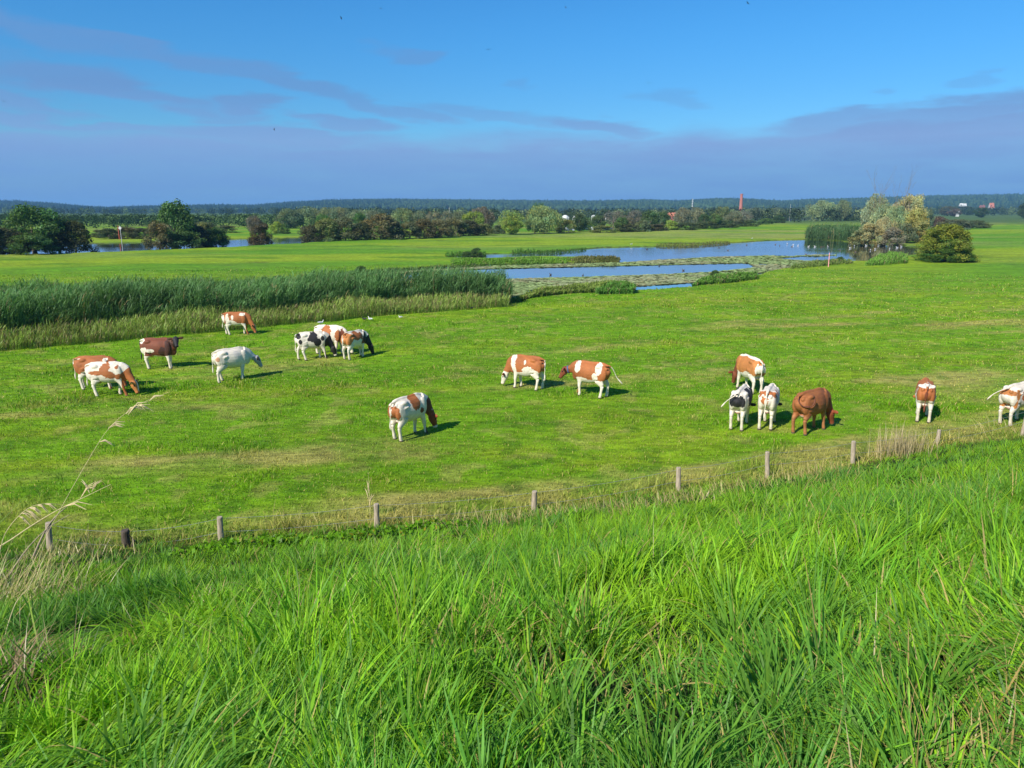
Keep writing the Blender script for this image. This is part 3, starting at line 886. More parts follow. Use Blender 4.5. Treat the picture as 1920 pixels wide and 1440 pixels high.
def make_cow(hind_px, heading, label, coat, head='graze', neck_yaw=0.0, legs=(0, 0, 0, 0), tail='down', size=1.0, tagside=1, collar=False, belly=0.0, reach=0.0):
    """hind_px: pixel of the ground between the hind feet. heading: degrees, 0 = towards the right of the view, 90 = away.
    legs: fore-aft shift of (hind left, hind right, front left, front right) feet in metres"""
    parts = []
    # trunk: x, y, z, half width, half height
    T = catmull([(-0.74, 0, 1.10, .05, .06), (-0.715, 0, 1.07, .15, .17), (-0.64, 0, 1.035, .22, .255), (-0.50, 0, 1.00, .275, .325), (-0.34, 0, .975, .295, .37 + belly * .3),
                 (-0.12, 0, .925, .325, .415 + belly), (0.12, 0, .915, .33, .43 + belly), (0.34, 0, .935, .285, .42), (0.50, 0, .97, .23, .375), (0.62, 0, 1.01, .175, .29), (0.71, 0, 1.04, .13, .20)], 3)
    tube(parts, T[:, :3], [(a * .95, b_ * .94) for a, b_ in T[:, 3:]], 20)
    for sg in (-1, 1):
        ellip(parts, (-0.38, sg * .195, 1.20), (.15, .075, .075))
        ellip(parts, (-0.64, sg * .12, 1.14), (.11, .06, .08))
        ellip(parts, (0.43, sg * .175, .95), (.18, .10, .30))
        ellip(parts, (-0.52, sg * .17, .93), (.215, .115, .29))
    tube(parts, [(-.72, 0, 1.245), (-.55, 0, 1.295), (-.3, 0, 1.31), (0, 0, 1.295), (.33, 0, 1.32), (.53, 0, 1.29)], [.04, .06, .065, .065, .065, .04], 8)
    ellip(parts, (0.60, 0, .76), (.16, .12, .18))
    ellip(parts, (-0.36, 0, .60), (.15, .12, .10))                    # udder
    # neck and head
    cy, sy = math.cos(neck_yaw), math.sin(neck_yaw)
    def nk(dx, dz, z): return (0.56 + dx * cy, dx * sy, z)
    if head == 'graze':
        N = [(0.50, 0, 1.05, .18, .30), (0.66, .05 * sy, 1.00, .145, .245), nk(.19, 0, .85) + (.115, .19), nk(.30 + reach * .5, 0, .68) + (.095, .15), nk(.37 + reach, 0, .56) + (.085, .125)]
        hd = Vector((0.24 * cy, 0.24 * sy, -0.97)); poll = Vector(nk(.40 + reach, 0, .57))
    elif head == 'mid':
        N = [(0.50, 0, 1.08, .18, .30), (0.66, .05 * sy, 1.06, .145, .23), nk(.22, 0, 1.0) + (.11, .17), nk(.36, 0, .96) + (.095, .135), nk(.44, 0, .95) + (.085, .115)]
        hd = Vector((0.50 * cy, 0.50 * sy, -0.86)); poll = Vector(nk(.47, 0, 1.02))
    elif head == 'low':
        N = [(0.50, 0, 1.06, .18, .30), (0.66, .05 * sy, 1.03, .145, .23), nk(.22, 0, .94) + (.11, .17), nk(.34, 0, .86) + (.095, .135), nk(.42, 0, .82) + (.085, .115)]
        hd = Vector((0.38 * cy, 0.38 * sy, -0.92)); poll = Vector(nk(.46, 0, .88))
    else:
        N = [(0.50, 0, 1.08, .18, .30), (0.64, .04 * sy, 1.14, .145, .23), nk(.18, 0, 1.20) + (.11, .17), nk(.27, 0, 1.27) + (.095, .13), nk(.32, 0, 1.30) + (.085, .11)]
        hy = neck_yaw * 2.2
        hd = Vector((0.72 * math.cos(hy), 0.72 * math.sin(hy), -0.69)); poll = Vector(nk(.31, 0, 1.38))
    hd.normalize()
    N = catmull(N, 3)
    tube(parts, N[:, :3], [(a, b_) for a, b_ in N[:, 3:]], 16)
    side = Vector((0, 0, 1)).cross(hd).normalized()
    up = hd.cross(side)                                     # out of the forehead
    if up.z < 0 and head != 'graze': up = -up
    fore = up if up.dot(Vector((cy, sy, 0))) > 0 else -up
    # head: wide flat forehead, narrowing to a square muzzle
    hs = [(-.03, .065, .085), (.03, .112, .120), (.12, .122, .138), (.21, .108, .130), (.30, .086, .104), (.38, .074, .084), (.45, .080, .080), (.495, .068, .060)]
    HV = []; HF = []; nn = 14
    for (d_, a, b_) in hs:
        c = poll + hd * d_ - fore * (b_ * 0.35 - 0.02)
        for k in range(nn):
            an = 2 * math.pi * k / nn
            ca, sa = math.cos(an), math.sin(an)
            ca = math.copysign(abs(ca) ** .8, ca); sa = math.copysign(abs(sa) ** .8, sa)
            HV.append(c + side * a * ca + fore * b_ * sa)
    for i in range(len(hs) - 1):
        for k in range(nn):
            k2 = (k + 1) % nn
            HF.append((i * nn + k, i * nn + k2, (i + 1) * nn + k2, (i + 1) * nn + k))
    HV.append(poll + hd * -.05); HV.append(poll + hd * .51)
    for k in range(nn):
        k2 = (k + 1) % nn
        HF.append((len(hs) * nn, k2, k)); HF.append((len(hs) * nn + 1, (len(hs) - 1) * nn + k, (len(hs) - 1) * nn + k2))
    parts.append((HV, HF))
    ears = []
    for sg in (-1, 1):
        ez = (side * sg * .9 - hd * .12 + Vector((0, 0, -.1))).normalized()
        c = poll + hd * .03 + side * sg * .11
        tip = c + ez * .20
        rot = ez.to_track_quat('Z', 'Y').to_matrix()
        ellip(parts, c + ez * .10, (.032, .066, .125), rot, 10)
        ears.append(c + ez * .13)
        # brow above the eye
        ellip(parts, poll + hd * .15 + side * sg * .09 + fore * .035, (.03, .03, .03))
    # legs
    hl, hr, fl, fr = legs
    for sg, sh in ((1, hl), (-1, hr)):
        y0 = sg * .175; f = sh
        L = catmull([(-.47, sg * .15, 1.05, .11, .23), (-.44, sg * .165, .88, .115, .23), (-.42 + f * .15, y0, .73, .100, .185), (-.50 + f * .4, y0, .60, .075, .120), (-.585 + f * .65, y0, .49, .054, .080),
                     (-.595 + f * .75, y0, .40, .046, .058), (-.575 + f * .9, y0, .25, .041, .046), (-.56 + f, y0, .13, .047, .054), (-.545 + f, y0, .07, .046, .050), (-.53 + f, y0, .0, .056, .068)], 3)
        tube(parts, L[:, :3], [(a * 1.14, b_ * 1.14) for a, b_ in L[:, 3:]], 12)
    for sg, sh in ((1, fl), (-1, fr)):
        y0 = sg * .145; f = sh
        L = catmull([(.42, sg * .15, .98, .09, .18), (.40, sg * .155, .80, .090, .155), (.39 + f * .2, y0, .66, .075, .110), (.41 + f * .45, y0, .53, .058, .074), (.425 + f * .6, y0, .40, .055, .060),
                     (.425 + f * .75, y0, .30, .043, .046), (.425 + f * .9, y0, .17, .040, .043), (.43 + f, y0, .11, .046, .049), (.44 + f, y0, .06, .044, .048), (.46 + f, y0, .0, .054, .064)], 3)
        tube(parts, L[:, :3], [(a * 1.14, b_ * 1.14) for a, b_ in L[:, 3:]], 12)
    # tail
    tails = {'down': [(-.76, 0, 1.27, .03), (-.83, 0, 1.24, .028), (-.865, 0, 1.10, .024), (-.86, .01, .90, .020), (-.85, .02, .70, .020), (-.86, .02, .60, .032), (-.86, .02, .50, .034), (-.86, .02, .40, .012)],
             'out': [(-.76, 0, 1.27, .03), (-.85, -.02, 1.25, .028), (-.93, -.10, 1.12, .022), (-.98, -.18, .95, .020), (-1.03, -.24, .80, .020), (-1.09, -.30, .70, .030), (-1.16, -.35, .60, .030), (-1.22, -.38, .53, .010)],
             'swing': [(-.76, 0, 1.27, .03), (-.86, .03, 1.24, .026), (-.92, .13, 1.17, .022), (-.95, .23, 1.09, .020), (-.97, .31, 1.01, .020), (-.98, .37, .93, .028), (-.99, .42, .86, .026), (-1.0, .45, .81, .010)],
             'flick': [(-.76, 0, 1.27, .03), (-.85, -.02, 1.22, .028), (-.88, -.10, 1.08, .024), (-.82, -.22, .97, .022), (-.68, -.31, .95, .022), (-.55, -.35, 1.00, .026), (-.49, -.36, 1.09, .034), (-.47, -.355, 1.17, .030), (-.50, -.35, 1.22, .012)]}
    Tl = catmull([(q[0] + .055, q[1], q[2] - .01, q[3]) for q in tails[tail]], 4)
    tube(parts, Tl[:, :3], [max(r_, .012) for r_ in Tl[:, 3]], 8)
    # one continuous skin: voxel remesh of the overlapping volumes, then relaxed
    V = []; F = []
    for (v, f) in parts:
        o = len(V); V += v; F += [tuple(i + o for i in q) for q in f]
    me = bpy.data.meshes.new('tmp'); me.from_pydata(V, [], F)
    bm = bmesh.new(); bm.from_mesh(me); bmesh.ops.recalc_face_normals(bm, faces=bm.faces); bm.to_mesh(me); bm.free()
    ob = bpy.data.objects.new('cow', me); COL.objects.link(ob)
    md = ob.modifiers.new('r', 'REMESH'); md.mode = 'VOXEL'; md.voxel_size = 0.0165
    ms = ob.modifiers.new('s', 'SMOOTH'); ms.factor = 0.5; ms.iterations = 7
    bpy.context.view_layer.update()
    dg = bpy.context.evaluated_depsgraph_get()
    me2 = bpy.data.meshes.new_from_object(ob.evaluated_get(dg))
    ob.modifiers.clear(); ob.data = me2; bpy.data.meshes.remove(me)
    me2.name = 'cow'
    n = len(me2.vertices)
    P = np.empty(n * 3, np.float32); me2.vertices.foreach_get('co', P); P = P.reshape(-1, 3).astype(float)
    # coat
    x, y, z = P[:, 0], P[:, 1], P[:, 2]
    seed = int(abs(hind_px[0]) * 7) % 997
    nzv = (fbm(x * 5 + 3 * y, z * 5 - 2 * y, seed, 3) - .5) * 2
    nzf = (fbm(x * 22 + 30 * y, z * 22, seed + 5, 2) - .5) * 2
    C = np.ones((n, 3)) * np.array(coat.get('base', WHITE))
    pl = np.array(poll); dh = (P - pl) @ np.array(hd); lat = (P - pl) @ np.array(side); fo = (P - pl) @ np.array(fore)
    ishead = (dh > -0.07) & (dh < .56) & (np.abs(lat) < .34) & (np.abs(fo) < .22) & (x * cy + y * sy > .5)
    nd = np.array(N[-1][:3]) - np.array(N[0][:3]); nlen = np.linalg.norm(nd); nd = nd / nlen
    tn = ((P - N[0][:3]) @ nd) / nlen
    isneck = (~ishead) & (tn > coat.get('neck_from', .30)) & (x > .55)
    for pt in coat.get('patches', []):
        col, cx, cz, rx, rz = pt[:5]; sd = pt[5] if len(pt) > 5 else 0
        yy = 0 if len(pt) < 7 else pt[6]
        f = 1 - ((x - cx) / rx) ** 2 - ((z - cz) / rz) ** 2 + nzv * coat.get('rag', .75) * 1.25 + nzf * .32
        m = f > 0
        if sd: m &= (y * sd > -.07 + .05 * nzf)
        C[m] = col
    if 'back' in coat:        # stripe along the spine
        m = (z > 1.27 + .03 * nzv) & (np.abs(y) < .10 + .04 * nzv) & (x < .6); C[m] = coat['back']
    lz = coat.get('leg_z', .62)
    legm = (z < lz + .05 * nzv) & ~ishead & ~isneck & (x < .62)
    if coat.get('legs') is not None: C[legm] = coat['legs']
    if coat.get('belly') is not None: C[(z < .66 + .04 * nzv) & (x < .6) & (x > -.6) & (np.abs(y) < .26)] = coat['belly']
    if coat.get('neck') is not None: C[isneck & (nzv > -.75)] = coat['neck']
    if coat.get('head') is not None:
        C[ishead] = coat['head']
        bl = coat.get('blaze')
        if bl is not None: C[ishead & (fo > .02) & (np.abs(lat) < bl[1] + .015 * nzv) & (dh < .40)] = bl[0]
        mz = coat.get('muzzle')
        if mz is not None: C[ishead & (dh > mz[1])] = mz[0]
        ea = coat.get('ears')
        if ea is not None: C[ishead & (np.abs(lat) > .115) & (dh < .16)] = ea
    # nose, eyes, udder, hooves
    C[ishead & (dh > .465)] = coat.get('nose', PINK) if coat.get('head') is not BLACK else BLACK
    for sg in (-1, 1):
        e = (np.abs(dh - .17) < .028) & (np.abs(lat - sg * .115) < .03) & (np.abs(fo - .02) < .028) & ishead
        C[e] = (0.01, 0.008, 0.006)
    C[(np.hypot(x + .36, y) < .15) & (z < .60) & (z > .48)] = PINK
    C[(z < .055)] = (0.10, 0.075, 0.05)
    dirt = (.5 + .5 * nzf) * sstep(.55, .05, z) * .35 + .18 * sstep(.1, .8, nzv) * sstep(1.0, .6, z)
    C = C * (1 - dirt[:, None]) + C * np.array([.72, .62, .45]) * dirt[:, None]
    tl = coat.get('tail', WHITE)
    dmin = np.full(n, 9.0)
    for q in Tl[6:]: dmin = np.minimum(dmin, np.linalg.norm(P - q[:3], axis=1))
    C[dmin < .05] = tl
    if coat.get('dark_under'): pass
    # the coloured hair is darker and redder in places
    sh = fbm(x * 2.2 + y * 3, z * 2.6 + 4, seed + 31, 3); dk = (C[:, 2] < .2)
    C = np.where(dk[:, None], C * (0.68 + .68 * sh)[:, None], C * (0.90 + .16 * sh)[:, None])
    c4 = np.ones((n, 4), np.float32); c4[:, :3] = np.clip(C * (1 + .12 * nzf)[:, None], 0, 1)
    # soften the borders of the patches a little
    ca = me2.color_attributes.new('Col', 'FLOAT_COLOR', 'POINT'); ca.data.foreach_set('color', c4.ravel())
    me2.polygons.foreach_set('use_smooth', np.ones(len(me2.polygons), bool))
    me2.materials.clear(); me2.materials.append(MAT_COW)
    h = R(heading)
    gx, gy = G(hind_px[0], hind_px[1], 0.0)
    hm = (hl + hr) / 2
    ox = (.545 - hm) * size
    ob.location = (gx + ox * math.cos(h), gy + ox * math.sin(h), 0)
    zz = height(np.array([ob.location.x]), np.array([ob.location.y]))[0]
    ob.location.z = zz - 0.005
    ob.rotation_euler = (0, 0, h)
    ob.scale = (size, size, size)
    tag(ob, label, 'cow', 'young cattle grazing on the pasture')
    if tagside:
        for sg in ((1, -1) if tagside == 2 else (tagside,)):
            c = ears[1 if sg > 0 else 0] + Vector((0, 0, -.02))
            bm = bmesh.new()
            bmesh.ops.create_cube(bm, size=1.0, matrix=Matrix.Translation(c + fore * .035) @ fore.to_track_quat('Z', 'Y').to_matrix().to_4x4() @ Matrix.Diagonal((.065, .075, .010, 1)))
            bmesh.ops.bevel(bm, geom=bm.edges[:], offset=.004, segments=1, affect='EDGES')
            mt = bpy.data.meshes.new('ear_tag'); bm.to_mesh(mt); bm.free(); mt.materials.append(MAT_TAG)
            et = bpy.data.objects.new('ear_tag', mt); COL.objects.link(et); et.parent = ob
    if collar:
        i = -4
        ctr = Vector(N[i][:3]); tdir = (Vector(N[i + 1][:3]) - Vector(N[i - 1][:3])).normalized()
        cl = []
        pp = []
        sdv = Vector((0, 0, 1)).cross(tdir).normalized(); upv = tdir.cross(sdv)
        V = []; F = []
        for k in range(24):
            an = 2 * math.pi * k / 24
            for rr_, off in ((1.06, -.025), (1.06, .025), (1.15, .025), (1.15, -.025)):
                V.append(ctr + tdir * off + (sdv * math.cos(an) * N[i][3] + upv * math.sin(an) * N[i][4]) * rr_)
        for k in range(24):
            a = k * 4; b_ = ((k + 1) % 24) * 4
            for q in range(4): F.append((a + q, b_ + q, b_ + (q + 1) % 4, a + (q + 1) % 4))
        mt = bpy.data.meshes.new('collar'); mt.from_pydata(V, [], F); mt.materials.append(MAT_COLLAR)
        et = bpy.data.objects.new('collar', mt); COL.objects.link(et); et.parent = ob
    return ob


def cattle():
    W = WHITE
    # left herd
    make_cow((181, 741), 6, 'white cow with rust-red blotches grazing in front of the red cow at far left', dict(base=W, patches=[(RED, .02, 1.08, .20, .25), (RED, -.34, .97, .26, .09), (RED, .24, .86, .18, .15), (RED, .46, .80, .14, .12), (RED, .42, 1.17, .08, .07), (RED, .10, .92, .2, .16)],
             legs=W, neck=RED, neck_from=.25, head=ORANGE, blaze=(W, .03), rag=.6, nose=DRED), legs=(-.06, .12, -.12, .22), head='graze', tagside=2, size=.99, neck_yaw=-.15)
    make_cow((157, 728), 6, 'red cow half hidden behind the white-and-red spotted cow', dict(base=RED, patches=[(W, -.60, 1.27, .12, .05), (W, .48, 1.22, .10, .09), (W, .1, .70, .5, .14)], legs=W, leg_z=.66, neck=RED, head=RED, rag=.5, back=None) | {'back': RED},
             legs=(-.05, .06, 0, .1), size=1.0)
    make_cow((279, 690), 0, 'dark brown cow with black raised head and white poll looking this way', dict(base=(.17, .045, .018), patches=[(W, -.66, 1.24, .12, .10), (W, -.50, .86, .10, .12), (W, -.30, .82, .20, .09), (W, -.60, .76, .16, .18), ((.05, .018, .010), .30, .78, .22, .22), ((.06, .02, .012), .50, 1.0, .14, .5)],
             legs=W, leg_z=.60, neck=(.05, .018, .011), neck_from=.35, head=BLACK, ears=(.10, .04, .02), tail=BLACK, rag=.55, blaze=None, nose=BLACK), head='up', neck_yaw=-.5, legs=(-.07, .1, -.05, .04), size=1.04, tagside=0)
    make_cow((414, 716), 43, 'almost pure white cow walking away with its dark-eared head lowered', dict(base=W, patches=[((.55, .30, .17), -.66, 1.0, .07, .10), ((.66, .60, .52), .1, 1.1, .12, .14)], legs=W, neck=(.70, .66, .60), head=(.34, .33, .33), ears=BLACK, rag=.6, nose=GREYW),
             head='low', neck_yaw=-.15, legs=(.14, -.12, .05, -.12), size=1.02, tagside=0, tail='down')
    make_cow((428, 628), 8, 'small red-and-white cow grazing alone close to the reeds', dict(base=RED, patches=[(W, -.46, 1.0, .10, .25), (W, -.70, .95, .08, .25), (W, -.25, .76, .3, .13), (W, .38, 1.22, .16, .09), (W, -.16, 1.05, .06, .12)], legs=W, leg_z=.70, neck=RED, head=RED, blaze=(W, .02), rag=.5),
             legs=(-.10, .14, -.05, .20), size=.96, tagside=1, neck_yaw=-.1)
    # the group of three near the reeds
    make_cow((567, 676), 24, 'black-and-white cow at the left of the trio near the reeds', dict(base=W, patches=[(BLACK, .02, 1.10, .20, .28), (BLACK, .18, .86, .18, .22), (BLACK, -.66, 1.18, .10, .13), (BLACK, -.60, .93, .07, .11), (BLACK, -.20, 1.02, .07, .08), (BLACK, .45, 1.05, .10, .12)], legs=W, leg_z=.6,
             neck=BLACK, neck_from=.2, head=BLACK, muzzle=(W, .40), rag=.5, nose=BLACK), legs=(-.12, .16, -.1, .16), size=.99, tagside=0)
    make_cow((601, 663), -14, 'white cow with a large rust-red saddle in the middle of the trio', dict(base=W, patches=[(RED, -.08, 1.08, .26, .30), (RED, .52, .90, .18, .30), (DRED, .66, .95, .12, .3)], legs=W, leg_z=.56, neck=DRED, head=DRED, muzzle=(W, .3), rag=.45),
             legs=(.05, -.08, .05, -.12), size=1.06, tagside=0)
    make_cow((651, 675), 58, 'cow with orange-brown rump and black head at the right of the trio', dict(base=W, patches=[(ORANGE, -.66, 1.04, .30, .26), (RED, -.1, 1.14, .26, .22), (RED, .2, 1.1, .12, .2), (BROWN, .38, .80, .22, .25), (BLACK, .50, .95, .14, .3)], legs=W, leg_z=.72, neck=BLACK, head=BLACK, rag=.45, nose=BLACK),
             legs=(.0, -.03, .1, -.05), size=.99, tagside=0, tail='down', neck_yaw=-.5)
    # middle
    make_cow((746, 825), 53, 'white cow with rusty rump and back patches grazing nearest the middle', dict(base=W, patches=[(RED, -.78, .98, .13, .20), (RED, -.70, .86, .09, .14), (RED, .05, 1.18, .20, .26), (DRED, .30, .86, .10, .10)], legs=W, leg_z=.6,
             neck=BROWN, neck_from=.12, head=(.26, .06, .02), blaze=(W, .03), muzzle=(W, .40), rag=.45), legs=(.05, -.02, -.05, .14), size=1.0, tagside=2, neck_yaw=-.25)
    make_cow((1011, 731), 152, 'rust-red cow with white shoulder band and white face grazing to the left', dict(base=RED, patches=[(W, .50, 1.10, .12, .40), (W, -.18, .80, .26, .16), (W, -.05, 1.12, .04, .10), (W, -.45, .72, .2, .13), (W, .46, .75, .12, .15)], legs=W, leg_z=.72, neck=RED, neck_from=.32,
             head=W, ears=DRED, rag=.42, belly=W), legs=(.04, -.06, .03, -.10), size=1.0, tagside=1, belly=.03, neck_yaw=.15)
    make_cow((1131, 747), 150, 'red-and-white cow with lowered red head, blue collar and tail held out', dict(base=RED, patches=[(W, .46, 1.14, .11, .26), (W, -.42, 1.12, .13, .22), (W, -.30, .82, .12, .16), (W, .32, .66, .3, .1)], legs=W, leg_z=.68, neck=RED, neck_from=.30,
             head=(.20, .05, .02), muzzle=(DRED, .40), rag=.45, nose=BLACK), head='mid', legs=(.06, -.06, -.05, .12), size=1.0, tagside=0, tail='out', collar=True, neck_yaw=.1)
    # right group
    make_cow((1418, 740), 105, 'tan-sided cow with a white spine standing behind the black-and-white one', dict(base=ORANGE, patches=[(W, -.80, .95, .10, .5), (W, -.30, .70, .3, .12)], back=W, legs=W, leg_z=.72, neck=DRED, head=DRED, rag=.35, tail=W),
             legs=(.0, 0, .1, -.05), size=1.04, tagside=2, belly=.04)
    make_cow((1380, 807), 62, 'cow with black rump patches and white hind legs swishing its tail', dict(base=W, patches=[(BLACK, -.80, 1.02, .15, .28), (BLACK, -.02, 1.05, .22, .45), (BLACK, .35, 1.0, .2, .3)], back=W, legs=W, leg_z=.74, neck=BLACK, head=BLACK, rag=.35, nose=BLACK),
             legs=(.0, -.02, .08, -.04), size=1.0, tagside=0, tail='swing')
    make_cow((1434, 807), 64, 'white cow with small red spots seen from behind beside the brown cow', dict(base=W, patches=[(RED, -.80, 1.03, .08, .18, 1), (RED, -.55, 1.18, .12, .12), (RED, -.35, 1.05, .07, .12, -1), (RED, -.05, 1.15, .06, .1), (GREYW, .15, .9, .1, .2)], legs=W, neck=BLACK, head=BLACK, rag=.55),
             legs=(-.05, .04, .02, .08), size=1.0, tagside=1)
    make_cow((1498, 814), 36, 'plain chestnut brown cow grazing with its tail curled on its flank', dict(base=(.30, .105, .030), patches=[((.25, .085, .026), .2, 1.0, .3, .3)], legs=(.37, .15, .055), leg_z=.6, neck=(.27, .075, .025), head=(.26, .06, .022), tail=(.14, .045, .02), rag=.5),
             legs=(-.06, .05, .02, .1), size=1.03, tagside=1, tail='flick', neck_yaw=-.2)
    make_cow((1730, 793), 64, 'red cow with white legs and belly seen from behind near the fence', dict(base=RED, patches=[(W, -.58, 1.27, .18, .07), (W, -.40, 1.02, .08, .30), (W, -.35, .78, .28, .13), (W, -.20, 1.0, .03, .08)], legs=W, leg_z=.78, neck=RED, head=RED, rag=.4, tail=DRED, belly=W),
             legs=(.0, .0, .06, -.02), size=1.0, tagside=0, belly=.03)
    make_cow((1884, 797), 30, 'white cow with orange patches cut by the right edge, tail held out', dict(base=W, patches=[(ORANGE, -.70, 1.12, .15, .09), (ORANGE, -.50, 1.05, .10, .16), (RED, .0, 1.0, .30, .24), (ORANGE, -.55, .72, .07, .14), (ORANGE, -.85, .74, .05, .1)], legs=W, neck=RED, head=W, rag=.45, tail=W),
             legs=(.05, -.02, .0, .1), size=1.03, tagside=0, tail='swing')


cattle()
# ------------------------------------------------------------------ trees
def crown_mesh(name, kind, seed, nleaf, leaf):
    """crown of unit width and unit height made of many small leaf faces gathered in clumps"""
    rng = np.random.default_rng(seed)
    nl = {'oak': 70, 'bush': 56, 'willow': 60, 'sparse': 44, 'thorn': 110}[kind]
    z0, z1 = {'oak': (.0, 1.0), 'bush': (0.0, 1.0), 'willow': (.04, 1.0), 'sparse': (.12, 1.0), 'thorn': (0.0, 1.0)}[kind]
    cs = []; rs = []
    while len(cs) < nl:
        p = rng.uniform(-1, 1, 3); d = np.linalg.norm(p)
        if d > 1 or d < .5: continue
        p = p / d * (0.72 + .28 * rng.random()) * 1.0; d = np.linalg.norm(p)
        if kind in ('bush', 'thorn'):
            # widest low down, domed top
            zz = (p[2] + 1) / 2; w = math.sqrt(max(0, 1 - zz ** 2.6))
            zz = rng.random() ** .9; w = math.sqrt(max(0, 1 - (zz * .98) ** 2.4)); hn = math.hypot(p[0], p[1]) + 1e-6; rr_ = (.35 + .65 * math.sqrt(rng.random())) * .42 * w; q = np.array([p[0] / hn * rr_, p[1] / hn * rr_, .04 + zz * .84])
        else:
            q = np.array([p[0] * .40, p[1] * .40, (z0 + z1) / 2 + p[2] * (z1 - z0) * .42])
        cs.append(q); rs.append(rng.uniform(.08, .16) if kind != 'thorn' else rng.uniform(.06, .12))
    cs = np.array(cs); rs = np.array(rs)
    # outline is uneven: a few clumps stick out
    k = rng.integers(0, nl, nl // 5); cs[k] *= [1.12, 1.12, 1.04]
    w = rs ** 2; w /= w.sum()
    li = rng.choice(nl, nleaf, p=w)
    dr = rng.normal(0, 1, (nleaf, 3)); dr /= np.linalg.norm(dr, axis=1, keepdims=True)
    rad = rs[li] * np.clip(rng.normal(.92, .16, nleaf), .25, 1.35)
    sc = np.array([1, 1, .85 if kind != 'willow' else 1.25])
    P = cs[li] + dr * rad[:, None] * sc
    P[:, 2] = np.clip(P[:, 2], 0.0, 1.02)
    N = dr + rng.normal(0, .55, (nleaf, 3)) + np.array([0, 0, .3])
    if kind == 'willow': N[:, 2] *= .3
    V, F, _ = leaf_quads(rng, P, N, leaf)
    if kind == 'willow':       # hanging narrow leaves
        V = V.reshape(-1, 4, 3); c = V.mean(1, keepdims=True); V = c + (V - c) * [.8, .8, 1.7]; V = V.reshape(-1, 3); V[:, 2] = np.maximum(V[:, 2], 0)
    lob = rng.uniform(.72, 1.3, nl)[li]
    c = (lob * rng.uniform(.62, 1.38, nleaf))[:, None] * np.ones((nleaf, 3))
    hue = rng.normal(0, .10, nleaf) + rng.normal(0, .09, nl)[li]
    c[:, 0] *= 1 + hue * 0.9; c[:, 2] *= 1 - hue
    C = np.repeat(np.clip(c, 0, 3), 4, 0)
    o = mesh_np(name, V, F, MAT_FOL, C, link=False)
    me = o.data; bpy.data.objects.remove(o)
    return me


def trunk_mesh(name, seed, limbs=6, spread=.28):
    rng = random.Random(seed)
    parts = []
    tube(parts, [(0, 0, -.03), (.01, 0, .12), (-.01, .01, .3), (.01, 0, .55), (0, 0, .8)], [.050, .034, .028, .018, .006], 9)
    for i in range(limbs):
        a = 2 * math.pi * i / limbs + rng.uniform(-.4, .4); z = rng.uniform(.14, .45); r = rng.uniform(.6, 1) * spread
        c, s_ = math.cos(a), math.sin(a)
        tube(parts, [(0, 0, z), (c * r * .4, s_ * r * .4, z + .10), (c * r, s_ * r, z + rng.uniform(.22, .4))], [.018, .012, .004], 6)
    V = []; F = []
    for (v, f) in parts:
        o = len(V); V += v; F += [tuple(i + o for i in q) for q in f]
    me = bpy.data.meshes.new(name); me.from_pydata(V, [], F); me.materials.append(MAT_BARK)
    return me


MAT_FOL = mat_leaf('foliage', trans=0.28, gloss=0.015, tint_obj=True)
MAT_BARK = mat_plain('bark', (0.16, 0.13, 0.10), rough=0.9, noise=.35, scale=14, bump=.02, stretch=(1, 1, .3))
CROWNS = {}
for kind, seeds, nleaf, leaf in (('oak', (1, 2, 3), 8500, .022), ('bush', (4, 5, 6), 6500, .026), ('willow', (7, 8, 9), 7000, .020), ('sparse', (10, 11), 3600, .019), ('thorn', (12,), 20000, .014)):
    CROWNS[kind] = [crown_mesh(kind + '_crown', kind, sd, nleaf, leaf) for sd in seeds]
TRUNKS = [trunk_mesh('trunk', 20), trunk_mesh('trunk', 21), trunk_mesh('trunk', 22, 4)]

DK = (.105, .205, .050); DK2 = (.080, .150, .040); OLIVE = (.175, .205, .060); BRN = (.145, .155, .068); RBRN = (.175, .160, .070); WIL = (.200, .245, .125); YG = (.270, .360, .055)
ORG = (.360, .215, .080); YEL = (.36, .27, .055); GRY = (.185, .165, .115); MID = (.105, .180, .042); PALE = (.150, .190, .090)


def depth_scale(x, y, z=0.0):
    """metres per photograph pixel at a point"""
    ax = y * math.cos(PITCH) + (HC - z) * math.sin(PITCH)
    return ax / FPX


def z_at(px, py, y):
    v = px_dir(px, py)
    return HC + v.z / v.y * y


TREE_N = [0]


def plant(px, base, top, wpx, kind, col, label, group=None, name=None, cat=None, trunk=True, dy=0.0, deep=1.0):
    x, y = G(px, base); x *= (y + dy) / y; y += dy
    zb = float(height(np.array([x]), np.array([y]))[0]); zb = max(zb, WZ - .1)
    w = wpx * depth_scale(x, y); h = z_at(px, top, y) - zb
    TREE_N[0] += 1; i = TREE_N[0]
    rz = (i * 2.39996) % 6.283
    low = kind in ('bush', 'thorn')
    root = empty(name or ('bush' if low else 'tree'), (x, y, zb), rz)
    tag(root, label, cat or ('bush' if low else 'tree'), group)
    c = bpy.data.objects.new('crown', CROWNS[kind][i % len(CROWNS[kind])]); COL.objects.link(c)
    if kind == 'bush': w *= 1.15
    c.parent = root; c.scale = (w * 1.05, w * 1.05 * deep, h); c.color = (*col, 1)
    t = bpy.data.objects.new('trunk', TRUNKS[i % 3]); COL.objects.link(t)
    t.parent = root; t.scale = (min(w, h) * (.7 if low else 1.0), min(w, h) * (.7 if low else 1.0), h * (.7 if low else .95))
    return root


